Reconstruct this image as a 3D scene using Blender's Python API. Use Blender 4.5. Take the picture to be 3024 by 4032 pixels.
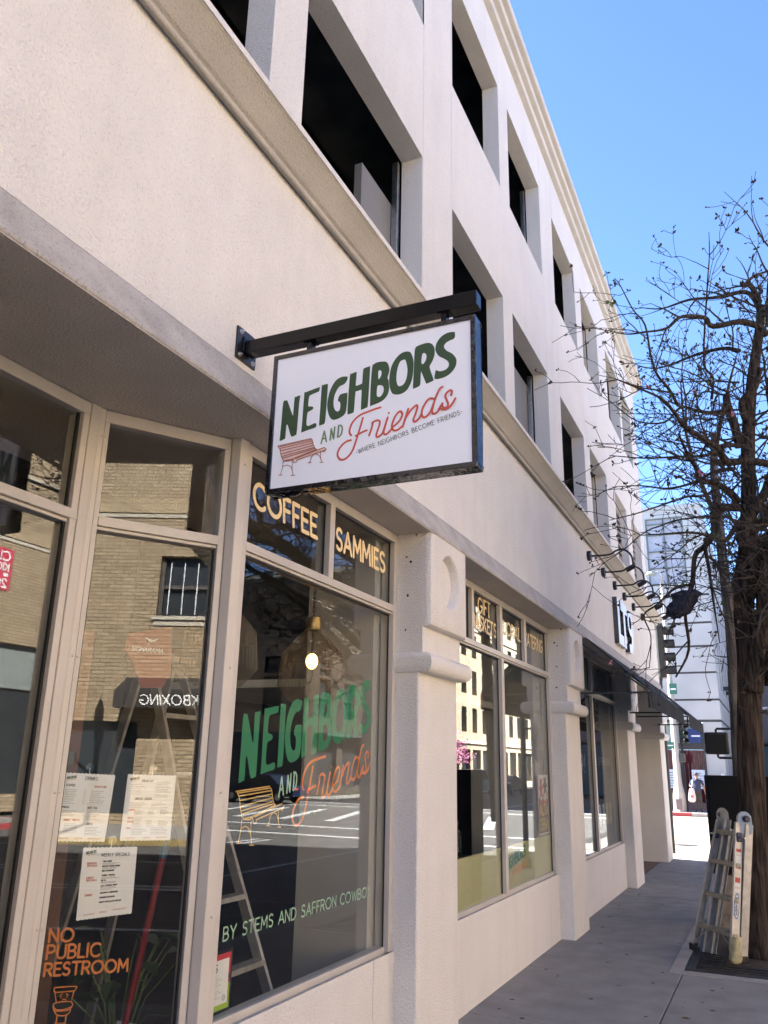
import bpy, bmesh, math, random
from mathutils import Vector, Matrix, noise
from mathutils.geometry import tessellate_polygon
R=math.radians
for o in list(bpy.data.objects): bpy.data.objects.remove(o)
sc=bpy.context.scene
COL=sc.collection
# ---------------------------------------------------------------- camera
cam=bpy.data.cameras.new('camera'); camo=bpy.data.objects.new('camera',cam); COL.objects.link(camo)
cam.sensor_fit='VERTICAL'; cam.sensor_height=36; cam.sensor_width=27; cam.lens=28.786
cam.clip_start=.05; cam.clip_end=2000
cam_yaw,cam_pitch,cam_roll=.4347555,.29838114,.02045474
f=Vector((-math.sin(cam_yaw)*math.cos(cam_pitch),math.cos(cam_yaw)*math.cos(cam_pitch),math.sin(cam_pitch)))
r=f.cross(Vector((0,0,1))).normalized(); u=r.cross(f)
r2=r*math.cos(cam_roll)+u*math.sin(cam_roll); u2=-r*math.sin(cam_roll)+u*math.cos(cam_roll)
camo.matrix_world=Matrix(((r2.x,u2.x,-f.x,2.3),(r2.y,u2.y,-f.y,0),(r2.z,u2.z,-f.z,1.9),(0,0,0,1)))
sc.camera=camo
# ---------------------------------------------------------------- sky, sun, exposure
SUN_EL=R(38); SUN_AZ=R(171.5)
w=bpy.data.worlds.new('World'); sc.world=w; w.use_nodes=True
nt=w.node_tree; nt.nodes.clear()
wo=nt.nodes.new('ShaderNodeOutputWorld'); bg=nt.nodes.new('ShaderNodeBackground'); sky=nt.nodes.new('ShaderNodeTexSky')
sky.sky_type='NISHITA'; sky.sun_disc=False; sky.sun_elevation=SUN_EL; sky.sun_rotation=math.pi/2-SUN_AZ
sky.air_density=.5; sky.dust_density=.0; sky.ozone_density=5; sky.altitude=100
bg.inputs[1].default_value=.06
nt.links.new(sky.outputs[0],bg.inputs[0]); nt.links.new(bg.outputs[0],wo.inputs[0])
sl=bpy.data.lights.new('sun','SUN'); sl.energy=5; sl.angle=R(.5); sl.color=(1,.965,.905)
so=bpy.data.objects.new('sun',sl); COL.objects.link(so)
sd=Vector((math.cos(SUN_AZ)*math.cos(SUN_EL),math.sin(SUN_AZ)*math.cos(SUN_EL),math.sin(SUN_EL)))
so.rotation_euler=(-sd).to_track_quat('-Z','Y').to_euler(); so.location=(-20,10,40)
vs=sc.view_settings; vs.view_transform='Standard'; vs.look='None'; vs.gamma=1; vs.use_curve_mapping=False; vs.exposure=3.53
sc.render.engine='CYCLES'
sc.cycles.transparent_max_bounces=24; sc.cycles.max_bounces=10; sc.cycles.diffuse_bounces=5; sc.cycles.glossy_bounces=5
sc.cycles.sample_clamp_indirect=6; sc.cycles.caustics_reflective=False; sc.cycles.caustics_refractive=False
# ---------------------------------------------------------------- materials
MATS={}
def nmat(name):
    m=bpy.data.materials.new(name); m.use_nodes=True
    n=m.node_tree.nodes; p=n['Principled BSDF']
    return m,m.node_tree,p
def N(t,k,**kw):
    n=t.nodes.new(k)
    for a,b in kw.items(): setattr(n,a,b)
    return n
def mat(name,col,rough=.6,metal=0,var=.12,vscale=6,bump=0,bscale=80,spec=.5,stretch=None,streak=0,speck=0):
    """procedural surface: colour varied by noise, fine relief, optional vertical streaks and specks of dirt"""
    if name in MATS: return MATS[name]
    m,t,p=nmat(name)
    p.inputs['Roughness'].default_value=rough; p.inputs['Metallic'].default_value=metal
    p.inputs['Specular IOR Level'].default_value=spec
    tc=N(t,'ShaderNodeTexCoord'); mp=N(t,'ShaderNodeMapping'); t.links.new(tc.outputs['Object'],mp.inputs[0])
    if stretch: mp.inputs['Scale'].default_value=stretch
    nz=N(t,'ShaderNodeTexNoise'); nz.inputs['Scale'].default_value=vscale; nz.inputs['Detail'].default_value=6
    t.links.new(mp.outputs[0],nz.inputs['Vector'])
    cr=N(t,'ShaderNodeValToRGB'); cr.color_ramp.elements[0].position=.3; cr.color_ramp.elements[1].position=.7
    c0=[max(0,c*(1-var)) for c in col]; c1=[min(1,c*(1+var)) for c in col]
    cr.color_ramp.elements[0].color=(*c0,1); cr.color_ramp.elements[1].color=(*c1,1)
    t.links.new(nz.outputs[0],cr.inputs[0]); out=cr.outputs[0]
    if streak:
        ms=N(t,'ShaderNodeMapping'); ms.inputs['Scale'].default_value=(3,3,.35); t.links.new(tc.outputs['Object'],ms.inputs[0])
        n2=N(t,'ShaderNodeTexNoise'); n2.inputs['Scale'].default_value=1.6; n2.inputs['Detail'].default_value=5; t.links.new(ms.outputs[0],n2.inputs['Vector'])
        r3=N(t,'ShaderNodeValToRGB'); r3.color_ramp.elements[0].position=.25; r3.color_ramp.elements[1].position=.55
        r3.color_ramp.elements[0].color=(1-streak,1-streak*1.05,1-streak*1.1,1); r3.color_ramp.elements[1].color=(1,1,1,1)
        t.links.new(n2.outputs[0],r3.inputs[0])
        mx=N(t,'ShaderNodeMix',data_type='RGBA',blend_type='MULTIPLY'); mx.inputs[0].default_value=1
        t.links.new(out,mx.inputs[6]); t.links.new(r3.outputs[0],mx.inputs[7]); out=mx.outputs[2]
    if speck:
        n3=N(t,'ShaderNodeTexNoise'); n3.inputs['Scale'].default_value=85; n3.inputs['Detail'].default_value=3; t.links.new(tc.outputs['Object'],n3.inputs['Vector'])
        r4=N(t,'ShaderNodeValToRGB'); r4.color_ramp.elements[0].position=.30; r4.color_ramp.elements[1].position=.45
        r4.color_ramp.elements[0].color=(1-speck,1-speck,1-speck,1); r4.color_ramp.elements[1].color=(1,1,1,1)
        t.links.new(n3.outputs[0],r4.inputs[0])
        mx=N(t,'ShaderNodeMix',data_type='RGBA',blend_type='MULTIPLY'); mx.inputs[0].default_value=1
        t.links.new(out,mx.inputs[6]); t.links.new(r4.outputs[0],mx.inputs[7]); out=mx.outputs[2]
    t.links.new(out,p.inputs['Base Color'])
    if bump:
        nb=N(t,'ShaderNodeTexNoise'); nb.inputs['Scale'].default_value=bscale; nb.inputs['Detail'].default_value=3
        t.links.new(mp.outputs[0],nb.inputs['Vector'])
        b=N(t,'ShaderNodeBump'); b.inputs['Strength'].default_value=bump; b.inputs['Distance'].default_value=.01
        t.links.new(nb.outputs[0],b.inputs['Height']); t.links.new(b.outputs[0],p.inputs['Normal'])
    MATS[name]=m; return m
def glass(name,tint=(.94,.95,.935),f0=.05,rough=0):
    """thin architectural glass: Schlick reflection on each face of the pane, straight transmission"""
    if name in MATS: return MATS[name]
    m,t,p=nmat(name); t.nodes.remove(p); out=[n for n in t.nodes if n.type=='OUTPUT_MATERIAL'][0]
    g=N(t,'ShaderNodeNewGeometry'); d=N(t,'ShaderNodeVectorMath',operation='DOT_PRODUCT')
    t.links.new(g.outputs['Normal'],d.inputs[0]); t.links.new(g.outputs['Incoming'],d.inputs[1])
    a=N(t,'ShaderNodeMath',operation='ABSOLUTE'); t.links.new(d.outputs['Value'],a.inputs[0])
    s=N(t,'ShaderNodeMath',operation='SUBTRACT'); s.inputs[0].default_value=1; t.links.new(a.outputs[0],s.inputs[1])
    pw=N(t,'ShaderNodeMath',operation='POWER'); pw.inputs[1].default_value=5; t.links.new(s.outputs[0],pw.inputs[0])
    ma=N(t,'ShaderNodeMath',operation='MULTIPLY_ADD'); ma.inputs[1].default_value=1-f0; ma.inputs[2].default_value=f0; t.links.new(pw.outputs[0],ma.inputs[0])
    tr=N(t,'ShaderNodeBsdfTransparent'); tr.inputs[0].default_value=(*tint,1)
    gl=N(t,'ShaderNodeBsdfGlossy'); gl.inputs['Roughness'].default_value=rough
    nz=N(t,'ShaderNodeTexNoise'); nz.inputs['Scale'].default_value=.6; nz.inputs['Detail'].default_value=0; tc=N(t,'ShaderNodeTexCoord'); t.links.new(tc.outputs['Object'],nz.inputs['Vector'])
    b=N(t,'ShaderNodeBump'); b.inputs['Strength'].default_value=.008; b.inputs['Distance'].default_value=.05; t.links.new(nz.outputs[0],b.inputs['Height']); t.links.new(b.outputs[0],gl.inputs['Normal'])
    mx=N(t,'ShaderNodeMixShader'); t.links.new(ma.outputs[0],mx.inputs[0]); t.links.new(tr.outputs[0],mx.inputs[1]); t.links.new(gl.outputs[0],mx.inputs[2])
    t.links.new(mx.outputs[0],out.inputs[0]); MATS[name]=m; return m
def emit(name,col,s):
    if name in MATS: return MATS[name]
    m,t,p=nmat(name); p.inputs['Base Color'].default_value=(*col,1); p.inputs['Emission Color'].default_value=(*col,1); p.inputs['Emission Strength'].default_value=s
    MATS[name]=m; return m
def bricks(name,c1,c2,mortar,bw=.21,bh=.072,axis='y',ms=.011,bump=.5):
    """running-bond brickwork in world size; axis = horizontal direction of the wall"""
    if name in MATS: return MATS[name]
    m,t,p=nmat(name); p.inputs['Roughness'].default_value=.85
    tc=N(t,'ShaderNodeTexCoord'); sp=N(t,'ShaderNodeSeparateXYZ'); cb=N(t,'ShaderNodeCombineXYZ'); t.links.new(tc.outputs['Object'],sp.inputs[0])
    t.links.new(sp.outputs[1 if axis=='y' else 0],cb.inputs[0]); t.links.new(sp.outputs[2],cb.inputs[1])
    b=N(t,'ShaderNodeTexBrick'); b.inputs['Scale'].default_value=1; b.inputs['Brick Width'].default_value=bw; b.inputs['Row Height'].default_value=bh
    b.inputs['Mortar Size'].default_value=ms; b.inputs['Color1'].default_value=(*c1,1); b.inputs['Color2'].default_value=(*c2,1); b.inputs['Mortar'].default_value=(*mortar,1)
    t.links.new(cb.outputs[0],b.inputs['Vector'])
    nz=N(t,'ShaderNodeTexNoise'); nz.inputs['Scale'].default_value=.5; nz.inputs['Detail'].default_value=8; t.links.new(tc.outputs['Object'],nz.inputs['Vector'])
    rr=N(t,'ShaderNodeValToRGB'); rr.color_ramp.elements[0].color=(.72,.7,.66,1); rr.color_ramp.elements[1].color=(1.1,1.08,1.04,1); t.links.new(nz.outputs[0],rr.inputs[0])
    mx=N(t,'ShaderNodeMix',data_type='RGBA',blend_type='MULTIPLY'); mx.inputs[0].default_value=1; t.links.new(b.outputs[0],mx.inputs[6]); t.links.new(rr.outputs[0],mx.inputs[7])
    t.links.new(mx.outputs[2],p.inputs['Base Color'])
    bp=N(t,'ShaderNodeBump',invert=True); bp.inputs['Strength'].default_value=bump; bp.inputs['Distance'].default_value=.01; t.links.new(b.outputs['Fac'],bp.inputs['Height']); t.links.new(bp.outputs[0],p.inputs['Normal'])
    MATS[name]=m; return m
STUCCO=mat('stucco',(.672,.662,.648),.9,var=.035,vscale=1.3,bump=.9,bscale=115,spec=.25,streak=.05,speck=.2)
STUCCO_R=mat('stucco_rough',(.672,.658,.64),.92,var=.04,vscale=2.5,bump=1.0,bscale=80,spec=.2,streak=.05,speck=.16)
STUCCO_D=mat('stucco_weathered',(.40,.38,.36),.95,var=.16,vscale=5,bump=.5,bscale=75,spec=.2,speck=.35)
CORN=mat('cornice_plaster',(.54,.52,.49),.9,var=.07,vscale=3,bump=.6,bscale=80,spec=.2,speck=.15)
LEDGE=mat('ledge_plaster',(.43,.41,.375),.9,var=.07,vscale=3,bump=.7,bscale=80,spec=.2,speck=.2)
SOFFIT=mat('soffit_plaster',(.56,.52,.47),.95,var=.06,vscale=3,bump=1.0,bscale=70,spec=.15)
ALU=mat('painted_aluminium',(.49,.462,.425),.38,var=.05,vscale=4,bump=.05,bscale=30,spec=.5,speck=.06)
BLACKM=mat('black_powder_coat',(.005,.005,.006),.22,var=.1,vscale=9,bump=.03,bscale=12,spec=.35)
BLACKS=mat('black_satin_metal',(.008,.008,.009),.4,var=.15,vscale=9,spec=.5)
GASKET=mat('black_rubber',(.02,.02,.02),.6,spec=.3)
GLASS=glass('window_glass')
DARKIN=mat('dark_interior',(.035,.033,.03),.9,var=.3,vscale=2)
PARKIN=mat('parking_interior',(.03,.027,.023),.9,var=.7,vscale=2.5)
STEEL=mat('galvanised_steel',(.5,.5,.5),.35,1,var=.15,vscale=20)
ALUL=mat('ladder_aluminium',(.42,.41,.395),.45,.6,var=.18,vscale=14,bump=.12,bscale=40)
WHITEP=mat('white_paint',(.75,.75,.75),.5,var=.03)
PAPER=mat('white_paper',(.8,.8,.8),.7,var=.03)
# ---------------------------------------------------------------- mesh building
class MB:
    def __init__(s): s.v=[]; s.f=[]; s.mi=[]
    def add(s,vs,fs,mi=0):
        b=len(s.v); s.v+=[tuple(v) for v in vs]; s.f+=[tuple(b+i for i in q) for q in fs]; s.mi+=[mi]*len(fs); return s
    def box(s,x0,x1,y0,y1,z0,z1,mi=0):
        return s.add([(x0,y0,z0),(x1,y0,z0),(x1,y1,z0),(x0,y1,z0),(x0,y0,z1),(x1,y0,z1),(x1,y1,z1),(x0,y1,z1)],[(0,3,2,1),(4,5,6,7),(0,1,5,4),(1,2,6,5),(2,3,7,6),(3,0,4,7)],mi)
    def obox(s,c,X,Y,Z,mi=0):
        """box from centre and three half-axis vectors"""
        c=Vector(c);X=Vector(X);Y=Vector(Y);Z=Vector(Z)
        vs=[c+a*X+b*Y+d*Z for d in(-1,1) for a,b in((-1,-1),(1,-1),(1,1),(-1,1))]
        return s.add(vs,[(0,3,2,1),(4,5,6,7),(0,1,5,4),(1,2,6,5),(2,3,7,6),(3,0,4,7)],mi)
    def beam(s,a,b,w,h,up=(0,0,1),mi=0):
        a=Vector(a);b=Vector(b);d=(b-a);L=d.length;d.normalize();upv=Vector(up)
        sx=d.cross(upv)
        if sx.length<1e-4: sx=d.cross(Vector((1,0,0)))
        sx.normalize(); uy=sx.cross(d)
        return s.obox((a+b)/2,d*L/2,sx*w/2,uy*h/2,mi)
    def quad(s,a,b,c,d,mi=0): return s.add([a,b,c,d],[(0,1,2,3)],mi)
    def prism(s,prof,y0,y1,mi=0):
        """closed (x,z) profile extruded along y"""
        n=len(prof); vs=[(x,y0,z) for x,z in prof]+[(x,y1,z) for x,z in prof]
        fs=[(i,(i+1)%n,n+(i+1)%n,n+i) for i in range(n)]+[tuple(range(n-1,-1,-1)),tuple(range(n,2*n))]
        return s.add(vs,fs,mi)
    def tube(s,pts,rad,n=8,mi=0,cap=True,fr=None):
        pts=[Vector(p) for p in pts]; m=len(pts)
        if not hasattr(rad,'__len__'): rad=[rad]*m
        vs=[];ref=None
        for i,p in enumerate(pts):
            d=(pts[min(i+1,m-1)]-pts[max(i-1,0)]).normalized()
            if ref is None: ref=d.orthogonal().normalized()
            ref=(ref-d*ref.dot(d))
            ref=ref.normalized() if ref.length>1e-6 else d.orthogonal().normalized()
            q=d.cross(ref)
            for k in range(n):
                a=2*math.pi*k/n; rr=rad[i]*(fr(i,k) if fr else 1)
                vs.append(p+ref*math.cos(a)*rr+q*math.sin(a)*rr)
        fs=[(i*n+k,i*n+(k+1)%n,(i+1)*n+(k+1)%n,(i+1)*n+k) for i in range(m-1) for k in range(n)]
        if cap: fs+=[tuple(range(n-1,-1,-1)),tuple((m-1)*n+k for k in range(n))]
        return s.add(vs,fs,mi)
    def lathe(s,prof,c,n=24,axis=(0,0,1),mi=0):
        """(r,h) profile turned about an axis through c"""
        ax=Vector(axis).normalized(); a=ax.orthogonal().normalized(); b=ax.cross(a); c=Vector(c); vs=[]
        for rr,h in prof:
            for k in range(n):
                t=2*math.pi*k/n; vs.append(c+ax*h+(a*math.cos(t)+b*math.sin(t))*max(rr,1e-5))
        m=len(prof)
        fs=[(i*n+k,i*n+(k+1)%n,(i+1)*n+(k+1)%n,(i+1)*n+k) for i in range(m-1) for k in range(n)]
        fs+=[tuple(range(n-1,-1,-1)),tuple((m-1)*n+k for k in range(n))]
        return s.add(vs,fs,mi)
    def ball(s,c,rx,ry=None,rz=None,n=8,m=5,mi=0):
        ry=ry or rx; rz=rz or rx; vs=[];c=Vector(c)
        for i in range(m+1):
            t=math.pi*i/m
            for k in range(n):
                p=2*math.pi*k/n; vs.append(c+Vector((rx*math.sin(t)*math.cos(p),ry*math.sin(t)*math.sin(p),rz*math.cos(t))))
        fs=[(i*n+k,(i+1)*n+k,(i+1)*n+(k+1)%n,i*n+(k+1)%n) for i in range(m) for k in range(n)]
        return s.add(vs,fs,mi)
    def mesh(s,name,mats):
        me=bpy.data.meshes.new(name); me.from_pydata(s.v,[],s.f); me.validate()
        for m in (mats if isinstance(mats,(list,tuple)) else [mats]): me.materials.append(m)
        if len(me.polygons)==len(s.mi): me.polygons.foreach_set('material_index',s.mi)
        return me
    def build(s,name,mats,parent=None,smooth=False,bevel=0,seg=2,fixn=True,**tags):
        me=s.mesh(name,mats)
        if fixn:
            bm=bmesh.new(); bm.from_mesh(me)
            if bevel or fixn=='m': bmesh.ops.remove_doubles(bm,verts=bm.verts,dist=1e-5)
            bmesh.ops.recalc_face_normals(bm,faces=bm.faces); bm.to_mesh(me); bm.free()
        if smooth:
            for p in me.polygons: p.use_smooth=True
            if smooth!='all': me.set_sharp_from_angle(angle=R(40))
        o=bpy.data.objects.new(name,me); COL.objects.link(o)
        if bevel:
            b=o.modifiers.new('bevel','BEVEL'); b.width=bevel; b.segments=seg; b.limit_method='ANGLE'; b.angle_limit=R(35); b.harden_normals=False
        put(o,parent,**tags); return o
def wl(o):
    v=Vector(o.location)
    return v
def put(o,parent=None,**tags):
    if parent is not None:
        o.parent=parent
        base=parent
        o.matrix_parent_inverse=Matrix.Translation(-Vector(parent.location)) if parent.parent is None else Matrix.Identity(4)
    for k,v in tags.items():
        if v is not None: o['category' if k=='cat' else k]=v
def thing(name,loc,label,cat,group=None):
    e=bpy.data.objects.new(name,None); COL.objects.link(e); e.location=loc; e.empty_display_size=.1
    put(e,None,label=label,cat=cat,group=group); return e
def clone(root,off,label=None,rotz=None):
    """copy of a thing moved by off, with copies of its parts and sub-parts sharing mesh data"""
    c=root.copy(); COL.objects.link(c); c.location=Vector(root.location)+Vector(off)
    if rotz is not None: c.rotation_euler=(0,0,rotz)
    if label: c['label']=label
    for ch in list(root.children):
        d=ch.copy(); COL.objects.link(d); d.parent=c; d.matrix_parent_inverse=ch.matrix_parent_inverse.copy()
        for g in list(ch.children):
            h=g.copy(); COL.objects.link(h); h.parent=d
    return c
# ---------------------------------------------------------------- lettering: rounded stroke alphabet
def arc(cx,cy,rx,ry,a0,a1,n=9): return [(cx+rx*math.cos(R(a0+(a1-a0)*i/n)),cy+ry*math.sin(R(a0+(a1-a0)*i/n))) for i in range(n+1)]
GL={'A':(.72,[[(0,0),(.36,1)],[(.36,1),(.72,0)],[(.13,.32),(.59,.32)]]),
'B':(.55,[[(0,0),(0,1)],[(0,1),(.25,1)]+arc(.25,.76,.25,.24,90,-90)+[(0,.52)],[(0,.52),(.28,.52)]+arc(.28,.26,.27,.26,90,-90)+[(0,0)]]),
'C':(.7,[arc(.42,.5,.42,.5,48,312,16)]),'D':(.66,[[(0,0),(0,1)],[(0,1),(.2,1)]+arc(.2,.5,.46,.5,90,-90,12)+[(0,0)]]),
'E':(.48,[[(0,0),(0,1)],[(0,1),(.48,1)],[(0,.52),(.4,.52)],[(0,0),(.48,0)]]),'F':(.46,[[(0,0),(0,1)],[(0,1),(.46,1)],[(0,.5),(.38,.5)]]),
'G':(.76,[arc(.42,.5,.42,.5,50,350,16),[(.8,.45),(.48,.45)]]),'H':(.62,[[(0,0),(0,1)],[(.62,0),(.62,1)],[(0,.5),(.62,.5)]]),
'I':(.06,[[(.03,0),(.03,1)]]),'J':(.4,[[(.4,1),(.4,.22)]+arc(.2,.22,.2,.22,0,-160,8)]),
'K':(.56,[[(0,0),(0,1)],[(0,.4),(.52,1)],[(.16,.58),(.56,0)]]),'L':(.44,[[(0,1),(0,0)],[(0,0),(.44,0)]]),
'M':(.78,[[(0,0),(.05,1)],[(.05,1),(.39,.3)],[(.39,.3),(.73,1)],[(.73,1),(.78,0)]]),'N':(.62,[[(0,0),(0,1)],[(0,1),(.62,0)],[(.62,0),(.62,1)]]),
'O':(.9,[arc(.45,.5,.45,.5,0,360,22)]),'P':(.54,[[(0,0),(0,1)],[(0,1),(.28,1)]+arc(.28,.73,.26,.27,90,-90)+[(0,.46)]]),
'Q':(.9,[arc(.45,.5,.45,.5,0,360,22),[(.6,.25),(.88,-.05)]]),'R':(.56,[[(0,0),(0,1)],[(0,1),(.28,1)]+arc(.28,.74,.26,.26,90,-90)+[(0,.48)],[(.26,.48),(.56,0)]]),
'S':(.52,[arc(.27,.75,.24,.25,35,230,9)+arc(.25,.25,.26,.26,70,-145,10)]),'T':(.6,[[(0,1),(.6,1)],[(.3,1),(.3,0)]]),
'U':(.6,[[(0,1),(0,.3)]+arc(.3,.3,.3,.3,180,360,10)+[(.6,1)]]),'V':(.66,[[(0,1),(.33,0)],[(.33,0),(.66,1)]]),
'W':(.95,[[(0,1),(.24,0)],[(.24,0),(.475,.85)],[(.475,.85),(.71,0)],[(.71,0),(.95,1)]]),'X':(.6,[[(0,0),(.6,1)],[(0,1),(.6,0)]]),
'Y':(.62,[[(0,1),(.31,.48)],[(.62,1),(.31,.48)],[(.31,.48),(.31,0)]]),'Z':(.56,[[(0,1),(.56,1)],[(.56,1),(0,0)],[(0,0),(.56,0)]]),
'0':(.6,[arc(.3,.5,.3,.5,0,360,18)]),'1':(.2,[[(0,.8),(.2,1)],[(.2,1),(.2,0)]]),'2':(.55,[arc(.27,.72,.27,.28,165,-20,9)+[(0,0)],[(0,0),(.55,0)]]),
'3':(.5,[arc(.22,.75,.25,.25,150,-80,9)+arc(.22,.25,.27,.26,75,-150,9)]),'5':(.5,[[(.46,1),(.06,1)],[(.06,1),(.03,.55)]+arc(.22,.32,.28,.32,115,-140,10)]),
'9':(.58,[arc(.29,.68,.29,.32,0,360,16),[(.58,.68),(.56,.4),(.42,.1),(.2,0)]]),'-':(.3,[[(0,.45),(.3,.45)]]),'!':(.08,[[(.04,1),(.04,.32)],[(.04,.02),(.04,.0)]]),
'(':(.2,[arc(.4,.5,.4,.62,130,230,7)]),')':(.2,[arc(-.2,.5,.4,.62,50,-50,7)]),"'":(.06,[[(.03,1),(.03,.8)]]),'$':(.5,[arc(.27,.72,.22,.22,35,230,9)+arc(.25,.28,.24,.24,70,-145,10),[(.26,1.08),(.26,-.08)]]),
'*':(.5,[[(0,.3),(.5,.7)],[(0,.7),(.5,.3)],[(.25,.2),(.25,.8)]]),'&':(.6,[arc(.28,.76,.18,.22,-40,260,9)+[(.6,0)],arc(.28,.28,.28,.28,110,330,9)]),' ':(.35,[])}
def layout(txt,P0,P1,P2,gap=.22):
    """strokes of txt laid from P0 to P1 with cap height |P2-P0|; plane coordinates"""
    P0=Vector(P0);P1=Vector(P1);P2=Vector(P2); up=P2-P0
    tot=sum(GL[c][0] for c in txt)+gap*(len(txt)-1); U=(P1-P0)/tot
    out=[];x=0
    for c in txt:
        wd,st=GL[c]
        for s in st: out.append([P0+U*(x+a)+up*b for a,b in s])
        x+=wd+gap
    return out
def ribbons(strokes,wd,lay=.0003,d0=0,nl=7):
    """flat round-ended strokes as (u,v,depth) triangles and quads"""
    V=[];F=[]
    for si,st in enumerate(strokes):
        P=[Vector(p[:2]) for p in st]; d=d0+lay*(si%nl)
        closed=len(P)>4 and (P[0]-P[-1]).length<1e-5
        Q=[P[0]]
        for p in P[1:]:
            if (p-Q[-1]).length>1e-6: Q.append(p)
        P=Q; m=len(P); b=len(V); h=wd/2
        if m==1:
            k=10; V+= [(P[0].x+h*math.cos(2*math.pi*i/k),P[0].y+h*math.sin(2*math.pi*i/k),d) for i in range(k)]; F.append(tuple(range(b,b+k))); continue
        if closed: P=P[:-1] if (P[0]-P[-1]).length<1e-5 else P; m=len(P)
        for i in range(m):
            a=P[(i-1)%m] if (closed or i>0) else P[i]; c=P[(i+1)%m] if (closed or i<m-1) else P[i]
            t=(c-a).normalized(); n=Vector((-t.y,t.x)); V+=[(P[i].x+n.x*h,P[i].y+n.y*h,d),(P[i].x-n.x*h,P[i].y-n.y*h,d)]
        for i in range(m if closed else m-1):
            j=(i+1)%m; F.append((b+2*i,b+2*i+1,b+2*j+1,b+2*j))
        if not closed:
            for e,(p,q) in enumerate(((P[0],P[1]),(P[-1],P[-2]))):
                t=(p-q).normalized(); a0=math.atan2(t.y,t.x); cb=len(V); k=6
                V+=[(p.x+h*math.cos(a0-math.pi/2+math.pi*i/k),p.y+h*math.sin(a0-math.pi/2+math.pi*i/k),d) for i in range(k+1)]
                F.append(tuple(range(cb,cb+k+1)))
    return V,F
def smooth_loop(P,n=3):
    m=len(P);out=[]
    for i in range(m):
        a,b,c,d=[Vector(P[(i+k)%m]) for k in(-1,0,1,2)]
        for k in range(n):
            t=k/n; out.append(.5*((2*b)+(c-a)*t+(2*a-5*b+4*c-d)*t*t+(3*b-a-3*c+d)*t**3))
    return out
def smooth_line(P,n=4):
    P=[Vector(p) for p in P]
    if len(P)<3: return P
    m=len(P);out=[]
    for i in range(m-1):
        a=P[max(i-1,0)];b=P[i];c=P[i+1];d=P[min(i+2,m-1)]
        for k in range(n):
            t=k/n; out.append(.5*((2*b)+(c-a)*t+(2*a-5*b+4*c-d)*t*t+(3*b-a-3*c+d)*t**3))
    return out+[P[-1]]
def fills(shapes,d=0):
    V=[];F=[]
    for outer,holes in shapes:
        loops=[[Vector((p[0],p[1],0)) for p in l] for l in [outer]+list(holes)]
        b=len(V)
        for l in loops: V+=[(p.x,p.y,d) for p in l]
        F+=[tuple(b+i for i in t) for t in tessellate_polygon(loops)]
    return V,F
class Plane:
    """maps plane coordinates (u,v,depth) into the scene"""
    def __init__(s,O,U,V,Nn): s.O=Vector(O);s.U=Vector(U);s.V=Vector(V);s.N=Vector(Nn).normalized()
    def __call__(s,p): return s.O+s.U*p[0]+s.V*p[1]+s.N*(p[2] if len(p)>2 else 0)
    def put(s,VF,name,m,parent,**k):
        mb=MB(); mb.add([s(v) for v in VF[0]],VF[1]); o=mb.build(name,m,parent,fixn=False,**k)
        me=o.data; 
        # make every face look along the plane normal
        flip=[p.index for p in me.polygons if p.normal.dot(s.N)<0]
        if flip:
            bm=bmesh.new(); bm.from_mesh(me); bm.faces.ensure_lookup_table(); bmesh.ops.reverse_faces(bm,faces=[bm.faces[i] for i in flip]); bm.to_mesh(me); bm.free()
        return o

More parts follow.
